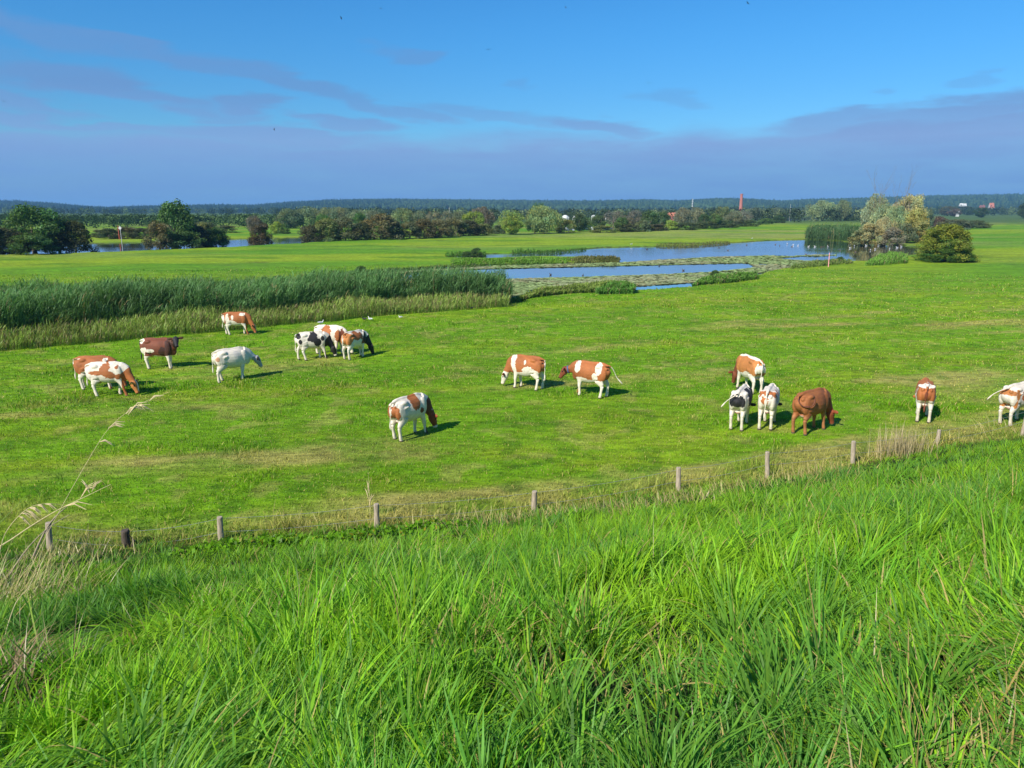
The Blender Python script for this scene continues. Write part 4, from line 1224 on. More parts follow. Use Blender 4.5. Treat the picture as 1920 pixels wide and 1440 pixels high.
def trees():
    g = 'trees and bushes beyond the meadow'
    # left clump
    plant(66, 473, 382, 98, 'oak', DK, 'tall dark green tree, biggest of the clump at the left edge', g)
    plant(112, 471, 402, 60, 'oak', DK2, 'dark tree leaning against the right flank of the biggest left tree', g)
    plant(142, 471, 413, 58, 'bush', (.075, .088, .028), 'olive rounded bush at the right end of the left clump', g)
    plant(18, 476, 424, 64, 'bush', (.095, .100, .036), 'brownish bush below the big tree at the very left edge', g)
    plant(62, 477, 437, 70, 'bush', DK2, 'low dark bush under the biggest left tree', g)
    plant(-30, 478, 405, 60, 'oak', MID, 'green tree cut by the left edge', g)
    # second clump
    plant(331, 463, 374, 74, 'oak', DK, 'tall dome-shaped dark green tree standing above the river bank', g)
    plant(299, 466, 413, 44, 'bush', RBRN, 'russet bush tucked against the left side of the dome-shaped tree', g)
    plant(368, 461, 421, 52, 'bush', (.080, .092, .036), 'very dark low bush right of the dome-shaped tree', g)
    plant(405, 460, 425, 42, 'bush', MID, 'green bush at the right end of the dome-shaped tree clump', g)
    plant(345, 464, 430, 60, 'bush', DK2, 'low dark undergrowth bush beneath the dome-shaped tree', g)
    plant(386, 458, 417, 36, 'bush', OLIVE, 'small olive bush behind the dark one beside the dome-shaped tree', g, dy=6)
    plant(490, 457, 417, 42, 'bush', (.105, .085, .040), 'single brownish bush between the two river glimpses', g)
    plant(478, 440, 405, 34, 'willow', GRY, 'grey-green willow behind the single brownish bush', g)
    plant(520, 438, 415, 22, 'bush', YG, 'small yellow-green bush on the far river bank', g)
    plant(532, 438, 420, 22, 'bush', MID, 'small dark bush beside the yellow-green one on the far river bank', g)
    # hedge of brown-green trees
    hedge = [(582, 453, 421, 40, 'bush', (.105, .105, .045), 'olive-brown bush at the left end of the long hedge'),
             (612, 452, 409, 52, 'bush', OLIVE, 'olive tree-sized bush, second in the long hedge'),
             (648, 451, 406, 52, 'bush', BRN, 'brown-leaved bush in the left part of the long hedge'),
             (678, 450, 415, 40, 'bush', (.085, .105, .038), 'dark green gap bush in the left part of the long hedge'),
             (714, 449, 400, 66, 'bush', RBRN, 'broad russet-topped bush, tallest of the long hedge'),
             (737, 448, 410, 40, 'bush', (.10, .10, .045), 'dark bush right of the tallest hedge bush'),  # leaf colour darker than the bushes on either side
             (768, 447, 415, 38, 'bush', BRN, 'brown low bush just right of the gap in the long hedge'),
             (795, 446, 410, 44, 'bush', (.125, .115, .048), 'greenish brown bush in the middle of the right hedge half'),
             (826, 445, 410, 44, 'bush', RBRN, 'reddish brown bush in the right half of the long hedge'),
             (855, 443, 408, 42, 'bush', BRN, 'brown bush near the right end of the long hedge'),
             (881, 442, 412, 40, 'bush', (.075, .085, .035), 'dark bush under the yellow-green tree of the hedge'),
             (905, 441, 418, 36, 'bush', OLIVE, 'last olive bush at the right end of the long hedge')]
    for h in hedge: plant(*h, g)
    plant(888, 437, 393, 42, 'oak', YG, 'yellow-green tree rising behind the right end of the hedge', g)
    plant(908, 435, 389, 46, 'willow', GRY, 'grey-brown tree behind the yellow-green one', g)
    plant(934, 438, 420, 26, 'bush', PALE, 'low pale bush left of the light green tree with visible trunk', g)
    plant(957, 439, 393, 52, 'sparse', (.30, .37, .08), 'light green airy tree with a visible trunk', g)
    plant(960, 440, 402, 40, 'oak', YG, 'light yellow-green tree partly behind the airy one', g, dy=3)
    plant(1019, 438, 387, 66, 'willow', (.30, .38, .14), 'big pale green willow, largest tree of the middle', g)
    plant(1003, 438, 400, 40, 'willow', (.19, .27, .09), 'darker green lower crown in front of the big pale willow', g)
    plant(1010, 425, 379, 36, 'sparse', MID, 'dark thin tree showing behind the top of the big pale willow', g)
    # grey green willow wood behind the hedge
    for (px, base, top, w, kd, col, lb) in (
        (545, 428, 392, 52, 'willow', (0.173, 0.232, 0.120), 'grey-green willow at the left end of the willow wood'),
        (578, 427, 388, 52, 'willow', (0.188, 0.247, 0.120), 'rounded grey-green willow, second in the willow wood'),
        (610, 427, 390, 48, 'willow', (0.203, 0.255, 0.128), 'grey-green willow with a pale crown in the willow wood'),
        (640, 426, 389, 44, 'willow', (0.225, 0.270, 0.150), 'pale grey willow, brightest of the willow wood'),
        (606, 438, 398, 26, 'oak', (0.105, 0.225, 0.045), 'fresh green tree in front of the pale grey willows'),
        (668, 427, 394, 44, 'willow', (0.180, 0.232, 0.120), 'grey-green willow above the dark hedge gap'),
        (675, 436, 398, 26, 'oak', (0.098, 0.210, 0.045), 'fresh green tree standing behind the russet-topped bush'),
        (700, 428, 395, 40, 'willow', (0.195, 0.225, 0.128), 'grey willow just left behind the russet-topped bush'),
        (755, 430, 391, 48, 'willow', (0.203, 0.262, 0.112), 'round grey-green willow behind the gap in the hedge'),
        (785, 430, 396, 36, 'willow', (0.195, 0.232, 0.128), 'grey willow right of the round one behind the gap'),
        (812, 430, 395, 34, 'sparse', (0.255, 0.240, 0.150), 'thin grey-brown tree above the right half of the hedge'),
        (838, 430, 394, 32, 'sparse', (0.255, 0.247, 0.150), 'second thin grey-brown tree above the right half of the hedge'),
        (860, 430, 396, 32, 'willow', (0.195, 0.225, 0.120), 'dull green tree behind the brown hedge bushes at the right')):
        plant(px, base, top, w, kd, col, lb, g)
    # right of the big willow
    for (px, base, top, w, kd, col, lb) in (
        (1058, 436, 409, 36, 'bush', OLIVE, 'low olive bush beside the tall white pole'),
        (1086, 434, 398, 34, 'oak', (0.078, 0.130, 0.046), 'small dark green tree left of the white domes'),
        (1092, 431, 407, 34, 'bush', MID, 'green bush between the two white-roofed sheds'),
        (1122, 432, 401, 34, 'oak', (0.098, 0.156, 0.052), 'rounded green tree below the white dome roof'),
        (1150, 428, 394, 44, 'sparse', (0.211, 0.195, 0.143), 'broad brownish bare-looking tree in the middle distance'),
        (1165, 434, 406, 30, 'oak', MID, 'green tree in front of the brownish bare-looking tree'),
        (1185, 428, 393, 44, 'sparse', (0.211, 0.195, 0.150), 'second broad brownish tree with reddish haze of twigs'),
        (1180, 433, 408, 26, 'bush', (0.154, 0.143, 0.078), 'brown bush in front of the reddish twiggy tree'),
        (1218, 430, 394, 36, 'oak', (0.085, 0.150, 0.046), 'dark green round tree left of the red-roofed house'),
        (1240, 429, 395, 30, 'oak', (0.078, 0.143, 0.046), 'dark green tree next to the pole left of the red roof'),
        (1205, 434, 412, 30, 'bush', PALE, 'pale low bush below the dark round tree'),
        (1259, 431, 412, 26, 'bush', YG, 'bright green bush under the red-roofed house'),
        (1278, 428, 390, 34, 'willow', (0.227, 0.227, 0.143), 'grey willow just right of the red-roofed house'),
        (1303, 427, 390, 34, 'willow', (0.215, 0.234, 0.143), 'rounded grey willow, second right of the red-roofed house'),
        (1320, 428, 400, 24, 'oak', (0.072, 0.130, 0.042), 'small dark tree right of the two grey willows'),
        (1352, 424, 384, 38, 'oak', (0.176, 0.215, 0.085), 'tall rounded olive tree left of the brick chimney'),
        (1338, 427, 400, 30, 'oak', MID, 'green tree at the foot of the tall olive one'),
        (1375, 425, 396, 34, 'willow', (0.195, 0.208, 0.117), 'greyish tree just left of the brick chimney'),
        (1398, 424, 394, 30, 'sparse', (0.245, 0.227, 0.169), 'pale thin tree right below the brick chimney'),
        (1418, 412, 390, 40, 'willow', (0.143, 0.182, 0.098), 'dull grey-green tree right of the brick chimney'),
        (1455, 410, 390, 36, 'willow', (0.130, 0.176, 0.091), 'dull green tree left of the far water')):
        plant(px, base, top, w, kd, col, lb, g)
    low = [(1130, 436, 422, 44, OLIVE, 'long low olive bush on the meadow edge under the poles'), (1175, 434, 420, 46, (.10, .12, .045), 'low green scrub in the middle of the meadow edge'), (1230, 433, 419, 46, (.11, .11, .05), 'low brownish scrub left of the bright green bush'),
           (1285, 431, 417, 44, (.08, .11, .04), 'low dark scrub below the grey willows'), (1325, 429, 415, 44, (.085, .115, .04), 'low dark scrub below the olive tree'), (1362, 427, 413, 40, (.08, .12, .04), 'low green scrub left of the chimney foot'),
           (1400, 425, 412, 40, (.085, .125, .04), 'low green scrub right below the chimney'), (1435, 421, 409, 26, MID, 'small round bush at the right end of the scrub'), (1460, 418, 404, 22, (.06, .11, .03), 'small round bush standing alone before the far water')]
    for (px, base, top, w, col, lb) in low: plant(px, base, top, w, 'bush', col, lb, g)
    # willow pair
    plant(1540, 414, 377, 58, 'willow', (.25, .32, .15), 'wide pale willow, left of the pair on the meadow', g)
    plant(1576, 414, 376, 34, 'willow', (.17, .225, .11), 'narrow upright willow, right of the pair on the meadow', g)
    plant(1592, 414, 402, 20, 'bush', (.06, .11, .035), 'small dark bush at the foot of the willow pair', g)
    # autumn group on the far right
    for (px, base, top, w, kd, col, lb) in (
        (1636, 447, 366, 50, 'willow', (0.326, 0.372, 0.217), 'tall grey-green tree at the left of the autumn group'),
        (1652, 449, 384, 52, 'willow', (0.295, 0.357, 0.186), 'grey-green willow in the middle of the autumn group'),
        (1690, 445, 372, 60, 'willow', (0.421, 0.390, 0.230), 'large tan-leaved tree behind the autumn group'),
        (1703, 446, 358, 58, 'oak', (0.485, 0.449, 0.202), 'tallest orange-tan tree of the autumn group'),
        (1680, 451, 388, 48, 'willow', (0.264, 0.349, 0.171), 'green willow in front of the orange-tan tree'),
        (1712, 452, 390, 44, 'oak', (0.410, 0.380, 0.110), 'golden yellow tree at the right of the autumn group'),
        (1655, 456, 408, 40, 'willow', (0.402, 0.372, 0.186), 'straw-coloured shrub with pale stems in the autumn group'),
        (1630, 458, 418, 44, 'bush', (0.368, 0.341, 0.155), 'yellowish bush at the water edge of the autumn group'),
        (1610, 458, 428, 34, 'bush', (0.248, 0.264, 0.109), 'olive bush between the reeds and the autumn group'),
        (1672, 459, 425, 36, 'bush', (0.251, 0.232, 0.155), 'brown twiggy bush hanging over the pond'),
        (1697, 456, 418, 36, 'bush', (0.155, 0.186, 0.093), 'dark green bush at the foot of the golden tree'),
        (1722, 455, 412, 40, 'bush', (0.319, 0.295, 0.093), 'mustard-coloured bush between the golden tree and the hawthorn'),
        (1739, 430, 388, 22, 'oak', (0.139, 0.202, 0.116), 'narrow dull green tree behind the golden one')):
        plant(px, base, top, w, kd, col, lb, 'autumn trees on the far pond bank')
    plant(1771, 489, 417, 138, 'thorn', (.215, .250, .036), 'wide round hawthorn bush with orange-tinted leaves on the pasture', name='hawthorn_bush', deep=.75)
    plant(1771, 490, 463, 126, 'thorn', (.085, .17, .03), 'low dark green growth hugging the foot of the round hawthorn', name='undergrowth_bush', deep=.75)
    for (px, base, top, w, kd, col, lb) in (
        (1755, 427, 405, 40, 'bush', (.16, .12, .085), 'brown scrub behind the left part of the hawthorn'), (1790, 430, 411, 60, 'bush', (.13, .155, .085), 'grey-green scrub behind the middle of the hawthorn'),
        (1830, 428, 412, 44, 'bush', (.11, .14, .06), 'green scrub behind the right part of the hawthorn'), (1776, 405, 385, 30, 'oak', (.12, .13, .065), 'small tree with a pale top left of the white hut'),
        (1790, 406, 390, 24, 'oak', (.15, .125, .09), 'brownish small tree just left of the white hut'), (1806, 401, 386, 44, 'oak', (.095, .125, .05), 'rounded green tree right of the white hut'),
        (1838, 408, 387, 26, 'oak', (.050, .10, .030), 'dark green solitary tree on the far right meadow'), (1870, 400, 391, 30, 'bush', (.09, .12, .06), 'low hedge bush on the far right horizon'),
        (1898, 400, 390, 34, 'bush', (.085, .115, .055), 'second low hedge bush on the far right horizon'), (1922, 410, 377, 30, 'oak', (.07, .115, .04), 'green tree cut by the right edge')):
        plant(px, base, top, w, kd, col, lb, g)
    for (px, base, top, w, kd, col, lb) in (
        (205, 448, 428, 40, 'bush', (.075, .105, .04), 'dark green bush left of the river sign'), (188, 446, 430, 30, 'bush', (.12, .13, .05), 'olive bush at the left of the river bank scrub'),
        (240, 448, 424, 40, 'bush', (.12, .12, .055), 'brownish bush right behind the river sign'), (268, 448, 427, 34, 'bush', (.085, .10, .045), 'dark bush left of the russet one across the river'),
        (380, 438, 415, 50, 'bush', (.12, .14, .065), 'grey-green bush behind the dark bushes across the river'), (425, 436, 422, 34, 'bush', (.10, .12, .05), 'olive bush across the river right of the tall dome tree')):
        plant(px, base, top, w, kd, col, lb, g)
    for (px, base, top, w, lb) in ((497, 529, 519, 16, 'small dark bush left of the far meadow ditch'), (520, 528, 516, 24, 'rounded dark bush on the ditch bank above the reeds'), (677, 511, 498, 22, 'green bush on the bank just above the reed bed'),
                                   (1340, 520, 506, 18, 'small dark green bush on the near pond bank'), (893, 479, 464, 22, 'green bush at the left tip of the upper pond'), (875, 481, 471, 20, 'lower green bush beside the one at the pond tip'), (1575, 492, 481, 14, 'tiny dark shrub right of the pink marker post')):
        plant(px, base, top, w, 'bush', (.07, .13, .035), lb, 'bushes on the pond banks')


trees()


def bare_tree(px, base, top, seed, label):
    rng = random.Random(seed)
    x, y = G(px, base)
    h = z_at(px, top, y)
    parts = []
    def grow(p, d, L, r, lvl):
        q = p + d * L; mid = p + d * L * .5 + Vector((rng.uniform(-1, 1), rng.uniform(-1, 1), 0)) * L * .04
        tube(parts, [p, mid, q], [r, r * .75, r * .45], 5)
        if lvl == 0: return
        for i in range(5 if lvl == 2 else 4):
            t = rng.uniform(.3, 1.0)
            a = rng.uniform(0, 6.28); dv = (d + Vector((math.cos(a), math.sin(a), rng.uniform(0, .4))) * rng.uniform(.25, .5)).normalized()
            grow(p + (q - p) * t, dv, L * rng.uniform(.3, .45), r * .40, lvl - 1)
    for k in range(3):
        a = rng.uniform(0, 6.28)
        grow(Vector((math.cos(a) * .5, math.sin(a) * .5, 0)), Vector((rng.uniform(-.08, .08), rng.uniform(-.08, .08), 1)).normalized(), h * rng.uniform(.8, 1.0), .045, 3)
    V = []; F = []
    for (v, f) in parts:
        o = len(V); V += v; F += [tuple(i + o for i in q) for q in f]
    me = bpy.data.meshes.new('bare_tree'); me.from_pydata(V, [], F); me.materials.append(MAT_TWIG)
    ob = bpy.data.objects.new('bare_tree', me); COL.objects.link(ob)
    ob.location = (x, y, float(height(np.array([x]), np.array([y]))[0]))
    tag(ob, label, 'tree')


MAT_TWIG = mat_plain('twigs', (0.20, 0.17, 0.14), rough=.9)
bare_tree(1641, 448, 336, 3, 'leafless tree with thin twigs sticking out above the left of the autumn group')
bare_tree(1679, 449, 345, 4, 'leafless tree with thin twigs above the middle of the autumn group')


def woods():
    rng = np.random.default_rng(44)
    # far wooded hills: conifers with pointed tops mixed with round crowns
    n = 26000
    y = rng.uniform(1900, 3350, n); x = y * np.tan(rng.uniform(-39, 39, n) * math.pi / 180)
    z = height(x, y)
    con = rng.random(n) < np.interp(x / y, [-.7, -.25, -.1, .1, .4, .7], [.85, .85, .25, .35, .4, .6])
    hh = np.where(con, rng.uniform(9, 15, n), rng.uniform(7.5, 11, n)) * (1 + .25 * (rng.random(n) < .05))
    ww = np.where(con, rng.uniform(2.2, 3.6, n), rng.uniform(4.0, 7.0, n))
    k = 6
    an = np.arange(k) / k * 2 * math.pi
    zs_c = np.array([.0, .3, .62, 1.0]); rs_c = np.array([.9, .85, .42, .02])
    zs_d = np.array([.0, .45, .85, 1.0]); rs_d = np.array([.75, 1.05, .7, .12])
    zs = np.where(con[:, None], zs_c, zs_d); rs = np.where(con[:, None], rs_c, rs_d)
    jr = rng.uniform(.7, 1.25, (n, 4, k))
    rot = rng.uniform(0, 6.28, n)
    X = x[:, None, None] + ww[:, None, None] * rs[:, :, None] * jr * np.cos(an[None, None] + rot[:, None, None])
    Y = y[:, None, None] + ww[:, None, None] * rs[:, :, None] * jr * np.sin(an[None, None] + rot[:, None, None])
    Z = z[:, None, None] + hh[:, None, None] * zs[:, :, None] * np.ones((1, 1, k)) + (jr - 1) * hh[:, None, None] * .1
    V = np.stack([X, Y, Z], -1).reshape(-1, 3)
    b0 = (np.arange(n) * 4 * k)[:, None, None] + (np.arange(3) * k)[None, :, None]
    j = np.arange(k)[None, None]; j2 = (np.arange(k) + 1) % k
    F = np.stack([b0 + j, b0 + j2[None, None], b0 + k + j2[None, None], b0 + k + j], -1).reshape(-1, 4)
    c = np.where(con[:, None], np.array([.022, .056, .026]), np.array([.048, .088, .030])) * rng.uniform(.7, 1.3, n)[:, None] * (0.7 + .6 * fbm(x * .004, y * .004, 5, 3))[:, None]
    o = mesh_np('forest', V, F, MAT_WOOD, np.repeat(c, 4 * k, 0))
    tag(o, 'dark forest covering the low hills along the whole horizon', 'forest', kind='stuff')
    # nearer woods of the flood plain, seen as one belt
    bag = Bag()
    n = 0
    spec = [(-.75, -.22, 290, 480, 4.2, 5.3, 420, (.055, .105, .035)), (-.30, -.02, 420, 900, 6.0, 8.5, 240, (.06, .10, .04)), (0.0, .5, 420, 1000, 6.2, 8.8, 420, (.06, .095, .04)), (.25, .8, 900, 1700, 8.0, 12, 420, (.045, .080, .035)), (-.75, 0, 900, 1700, 8, 11.0, 420, (.045, .085, .035))]
    for (a0, a1, d0, d1, h0, h1, cnt, col) in spec:
        y = rng.uniform(d0, d1, cnt); x = y * rng.uniform(a0, a1, cnt)
        hh = rng.uniform(h0, h1, cnt) * (.82 + .3 * fbm(x * .01, y * .01, 8, 2)); ww = hh * rng.uniform(.45, .75, cnt)
        m = 110
        d = rng.normal(0, 1, (cnt, m, 3)); d /= np.linalg.norm(d, axis=2, keepdims=True)
        lump = (1 + .35 * np.sin(d[:, :, :1] * 5 + rng.uniform(0, 6, (cnt, 1, 1))) * np.cos(d[:, :, 1:2] * 4 + rng.uniform(0, 6, (cnt, 1, 1))))
        r = rng.uniform(.7, 1.0, (cnt, m, 1)) * lump
        P = np.stack([x, y, hh * .5], 1)[:, None] + d * r * np.stack([ww, ww, hh * .5], 1)[:, None]
        P[:, :, 2] = np.maximum(P[:, :, 2], .3)
        P = P.reshape(-1, 3); N = d.reshape(-1, 3) + rng.normal(0, .4, (cnt * m, 3))
        lv = np.repeat(hh * .085, m)
        V, F, _ = leaf_quads(rng, P, N, lv)
        cc = np.array(col) * rng.uniform(.6, 1.5, cnt)[:, None] * np.where(rng.random(cnt) < .25, 1, 0)[:, None] * np.array([1.7, 1.25, 1.3]) + np.array(col) * rng.uniform(.6, 1.3, cnt)[:, None] * .75
        C = np.repeat(np.repeat(cc, m, 0) * rng.uniform(.6, 1.4, cnt * m)[:, None], 4, 0)
        bag.add(V, F, C)
    o = bag.build('woodland', MAT_WOOD)
    tag(o, 'belt of mixed green woodland on the flood plain in front of the hills', 'woodland', kind='stuff')


MAT_WOOD = mat_leaf('far foliage', trans=0.1, gloss=0.0)
woods()
# ------------------------------------------------------------------ fence, poles, buildings, birds, stalks
def pieces(parts):
    V = []; F = []
    for (v, f) in parts:
        o = len(V); V += list(v); F += [tuple(i + o for i in q) for q in f]
    return V, F


def mesh_py(name, V, F, mat, parent=None, loc=None):
    me = bpy.data.meshes.new(name); me.from_pydata([tuple(v) for v in V], [], F)
    if mat: me.materials.append(mat)
    me.validate()
    o = bpy.data.objects.new(name, me); COL.objects.link(o)
    if parent: o.parent = parent
    if loc: o.location = loc
    return o


MAT_POST = mat_plain('weathered wood', (0.40, 0.33, 0.24), rough=.85, noise=.35, scale=10, bump=.012, stretch=(3, 3, .5))
MAT_POSTD = mat_plain('rotten dark wood', (0.085, 0.065, 0.05), rough=.9, noise=.4, scale=10, bump=.012, stretch=(3, 3, .5))
MAT_WIRE = mat_plain('galvanised wire', (0.45, 0.46, 0.46), rough=.5, metallic=.6)


def on_fence(px):
    """ground point on the fence line in the column px"""
    v = px_dir(px, 900)
    k = v.x / v.y
    lo, hi = 8.0, 40.0
    for _ in range(40):
        m = (lo + hi) / 2
        if float(s_of(np.array([k * m]), np.array([m]))[0]) < 15.9: lo = m
        else: hi = m
    for _ in range(3):
        # azimuth of the column changes slightly with depth in a tilted camera
        ax = lo * math.cos(PITCH) + HC * math.sin(PITCH)
        x = (px - 960) / FPX * ax
        y = lo
        s = float(s_of(np.array([x]), np.array([y]))[0]); lo += (15.9 - s)
    return x, y


def fence():
    rng = random.Random(8)
    spec = [(95, 980, .062, 0, 0, 0), (238, 993, .085, 1, .05, 0), (415, 968, .062, 0, .02, 0), (707, 944, .062, 0, 0, 0), (1001, 920, .065, 0, .02, 0), (1271, 877, .062, 0, .0, 0), (1438, 847, .058, 0, -.01, 0), (1598, 827, .062, 0, .0, 0), (1756, 806, .056, 0, .02, 0), (1915, 770, .05, 0, 0, 0)]
    x0, y0 = on_fence(707)
    root = empty('fence', (x0, y0, 0))
    tag(root, 'low wire fence on short round wooden posts at the foot of the dike', 'fence')
    tops = []
    for (px, top, r, dark, lean, _) in spec:
        x, y = on_fence(px)
        zb = float(height(np.array([x]), np.array([y]))[0])
        zt = z_at(px, top, y)
        h = zt - zb
        parts = []
        tube(parts, [(0, 0, -.2), (lean * .2, 0, h * .3), (lean * .6, 0, h * .7), (lean, 0, h - .015), (lean, 0, h)], [r, r * .99, r * .96, r * .95, r * .82], 16)
        V, F = pieces(parts)
        V = [v + Vector((rng.uniform(-1, 1), rng.uniform(-1, 1), 0)) * .003 for v in V]
        o = mesh_py('post', V, F, MAT_POSTD if dark else MAT_POST, root, (x - x0, y - y0, zb))
        o.rotation_euler = (rng.uniform(-.06, .06), rng.uniform(-.07, .07), 0)
        if dark:
            tag(o, 'dark rotten split post')
            parts = []
            tube(parts, [(0, 0, -.1), (.10, 0, h * .35), (.02, 0, h * .8)], [.03, .028, .02], 7)
            V, F = pieces(parts)
            mesh_py('splinter', V, F, MAT_POSTD, o, (.09, -.02, 0))
        tops.append(Vector((x + lean, y, zt)))
    for drop in (.07, .38):
        parts = []
        for a, b_ in zip(tops[:-1], tops[1:]):
            pts = []
            for q in range(7):
                t = q / 6; p = a.lerp(b_, t); p = p - Vector((x0, y0, drop + .05 * math.sin(math.pi * t))); pts.append(p + Vector((0, .055, 0)))
            tube(parts, pts, [.0035] * 7, 5, caps=False)
        V, F = pieces(parts)
        mesh_py('wire', V, F, MAT_WIRE, root)


fence()

MAT_WHITEP = mat_plain('white paint', (0.62, 0.62, 0.58), rough=.5)
MAT_REDP = mat_plain('red paint', (0.55, 0.10, 0.06), rough=.5)
MAT_PINK = mat_plain('faded red plastic', (0.85, 0.36, 0.36), rough=.6)


def box_part(parts, x0, x1, y0, y1, z0, z1):
    V = [Vector(p) for p in ((x0, y0, z0), (x1, y0, z0), (x1, y1, z0), (x0, y1, z0), (x0, y0, z1), (x1, y0, z1), (x1, y1, z1), (x0, y1, z1))]
    F = [(0, 3, 2, 1), (4, 5, 6, 7), (0, 1, 5, 4), (1, 2, 6, 5), (2, 3, 7, 6), (3, 0, 4, 7)]
    parts.append((V, F))


def pole(px, base, top, r, mat, label, name='marker_pole', headmat=None, board=False, band=None, group=None):
    x, y = G(px, base)
    zb = float(height(np.array([x]), np.array([y]))[0]); zb = max(zb, WZ - .2)
    h = z_at(px, top, y) - zb
    root = empty(name, (x, y, zb))
    tag(root, label, 'pole' if not board else 'river sign', group)
    parts = []; tube(parts, [(0, 0, -.3), (0, 0, h * .5), (0, 0, h)], [r, r * .9, r * .8], 10)
    V, F = pieces(parts); mesh_py('pole', V, F, mat, root)
    parts = []
    if board:
        b = h * .09
        V = [Vector(p) for p in ((0, -.06, h - 2 * b), (b * .9, -.06, h - b), (0, -.06, h + .02), (-b * .9, -.06, h - b))]
        V += [v + Vector((0, .04, 0)) for v in V]
        F = [(0, 1, 2, 3), (7, 6, 5, 4), (0, 4, 5, 1), (1, 5, 6, 2), (2, 6, 7, 3), (3, 7, 4, 0)]
        mesh_py('board', V, F, headmat or mat, root, (0, -r, 0))
    elif headmat:
        ellip(parts, (0, 0, h + r * 1.3), (r * 2.1, r * 2.1, r * 2.6))
        V, F = pieces(parts); mesh_py('lamp_head', V, F, headmat, root)
    return root


pole(229, 460, 424, .055, MAT_WHITEP, 'white pole with a diamond-shaped board on the river bank', 'river_sign', MAT_WHITEP, True)
pole(224, 449, 423, .09, MAT_REDP, 'slim red beacon post directly behind the white river sign', 'beacon_post')
pole(1553, 501, 474, .055, MAT_PINK, 'faded pink marker post standing on the near pond bank', 'marker_post')
gp = 'white river beacons beyond the meadow'
pole(1066, 436, 408, .07, MAT_WHITEP, 'tallest white pole, right of the big pale willow', headmat=MAT_WHITEP, group=gp)
pole(1135, 432, 410, .07, MAT_WHITEP, 'thin white pole standing before the brown trees', headmat=MAT_WHITEP, group=gp)
pole(1231, 426, 407, .07, MAT_WHITEP, 'white pole in front of the dark round tree left of the red roof', headmat=MAT_WHITEP, group=gp)
pole(1255, 426, 406, .07, MAT_WHITEP, 'white pole just left of the red-roofed house', headmat=MAT_WHITEP, group=gp)
pole(1480, 415, 384, .07, MAT_WHITEP, 'thin white mast beside the far water', headmat=MAT_WHITEP, group=gp)
pole(761, 428, 416, .07, MAT_WHITEP, 'short white post showing above the gap in the hedge', headmat=MAT_WHITEP, group=gp)
pole(843, 428, 391, .07, MAT_WHITEP, 'white mast rising behind the right half of the hedge', headmat=MAT_WHITEP, group=gp)

# brick chimney of the old brickworks
MAT_BRICK = mat_plain('red brick', (0.44, 0.155, 0.11), rough=.9, noise=.12, scale=.6)
MAT_TILE = mat_plain('red roof tiles', (0.48, 0.17, 0.10), rough=.8, noise=.15, scale=1.0)
MAT_TILED = mat_plain('dark roof tiles', (0.20, 0.09, 0.075), rough=.8, noise=.15, scale=1.0)
MAT_RENDER = mat_plain('white render', (0.60, 0.60, 0.57), rough=.8)
MAT_GLASS = mat_plain('window glass', (0.03, 0.04, 0.05), rough=.15)
MAT_DOME = mat_plain('white cloth', (0.66, 0.67, 0.66), rough=.7)


def chimney():
    y = 900.0; px = 1389
    v = px_dir(px, 390); x = v.x / v.y * y
    zt = z_at(px, 363.5, y)
    root = empty('factory_chimney', (x, y, 0))
    tag(root, 'tall slender red brick chimney rising above the treeline', 'chimney')
    parts = []; tube(parts, [(0, 0, 0), (0, 0, zt * .4), (0, 0, zt * .8), (0, 0, zt - 1.2)], [2.3, 1.9, 1.55, 1.42], 20)
    V, F = pieces(parts); mesh_py('shaft', V, F, MAT_BRICK, root)
    parts = []; tube(parts, [(0, 0, zt - 1.2), (0, 0, zt - .9), (0, 0, zt - .3), (0, 0, zt)], [1.5, 1.72, 1.72, 1.5], 20)
    V, F = pieces(parts); mesh_py('rim', V, F, MAT_BRICK, root)


chimney()


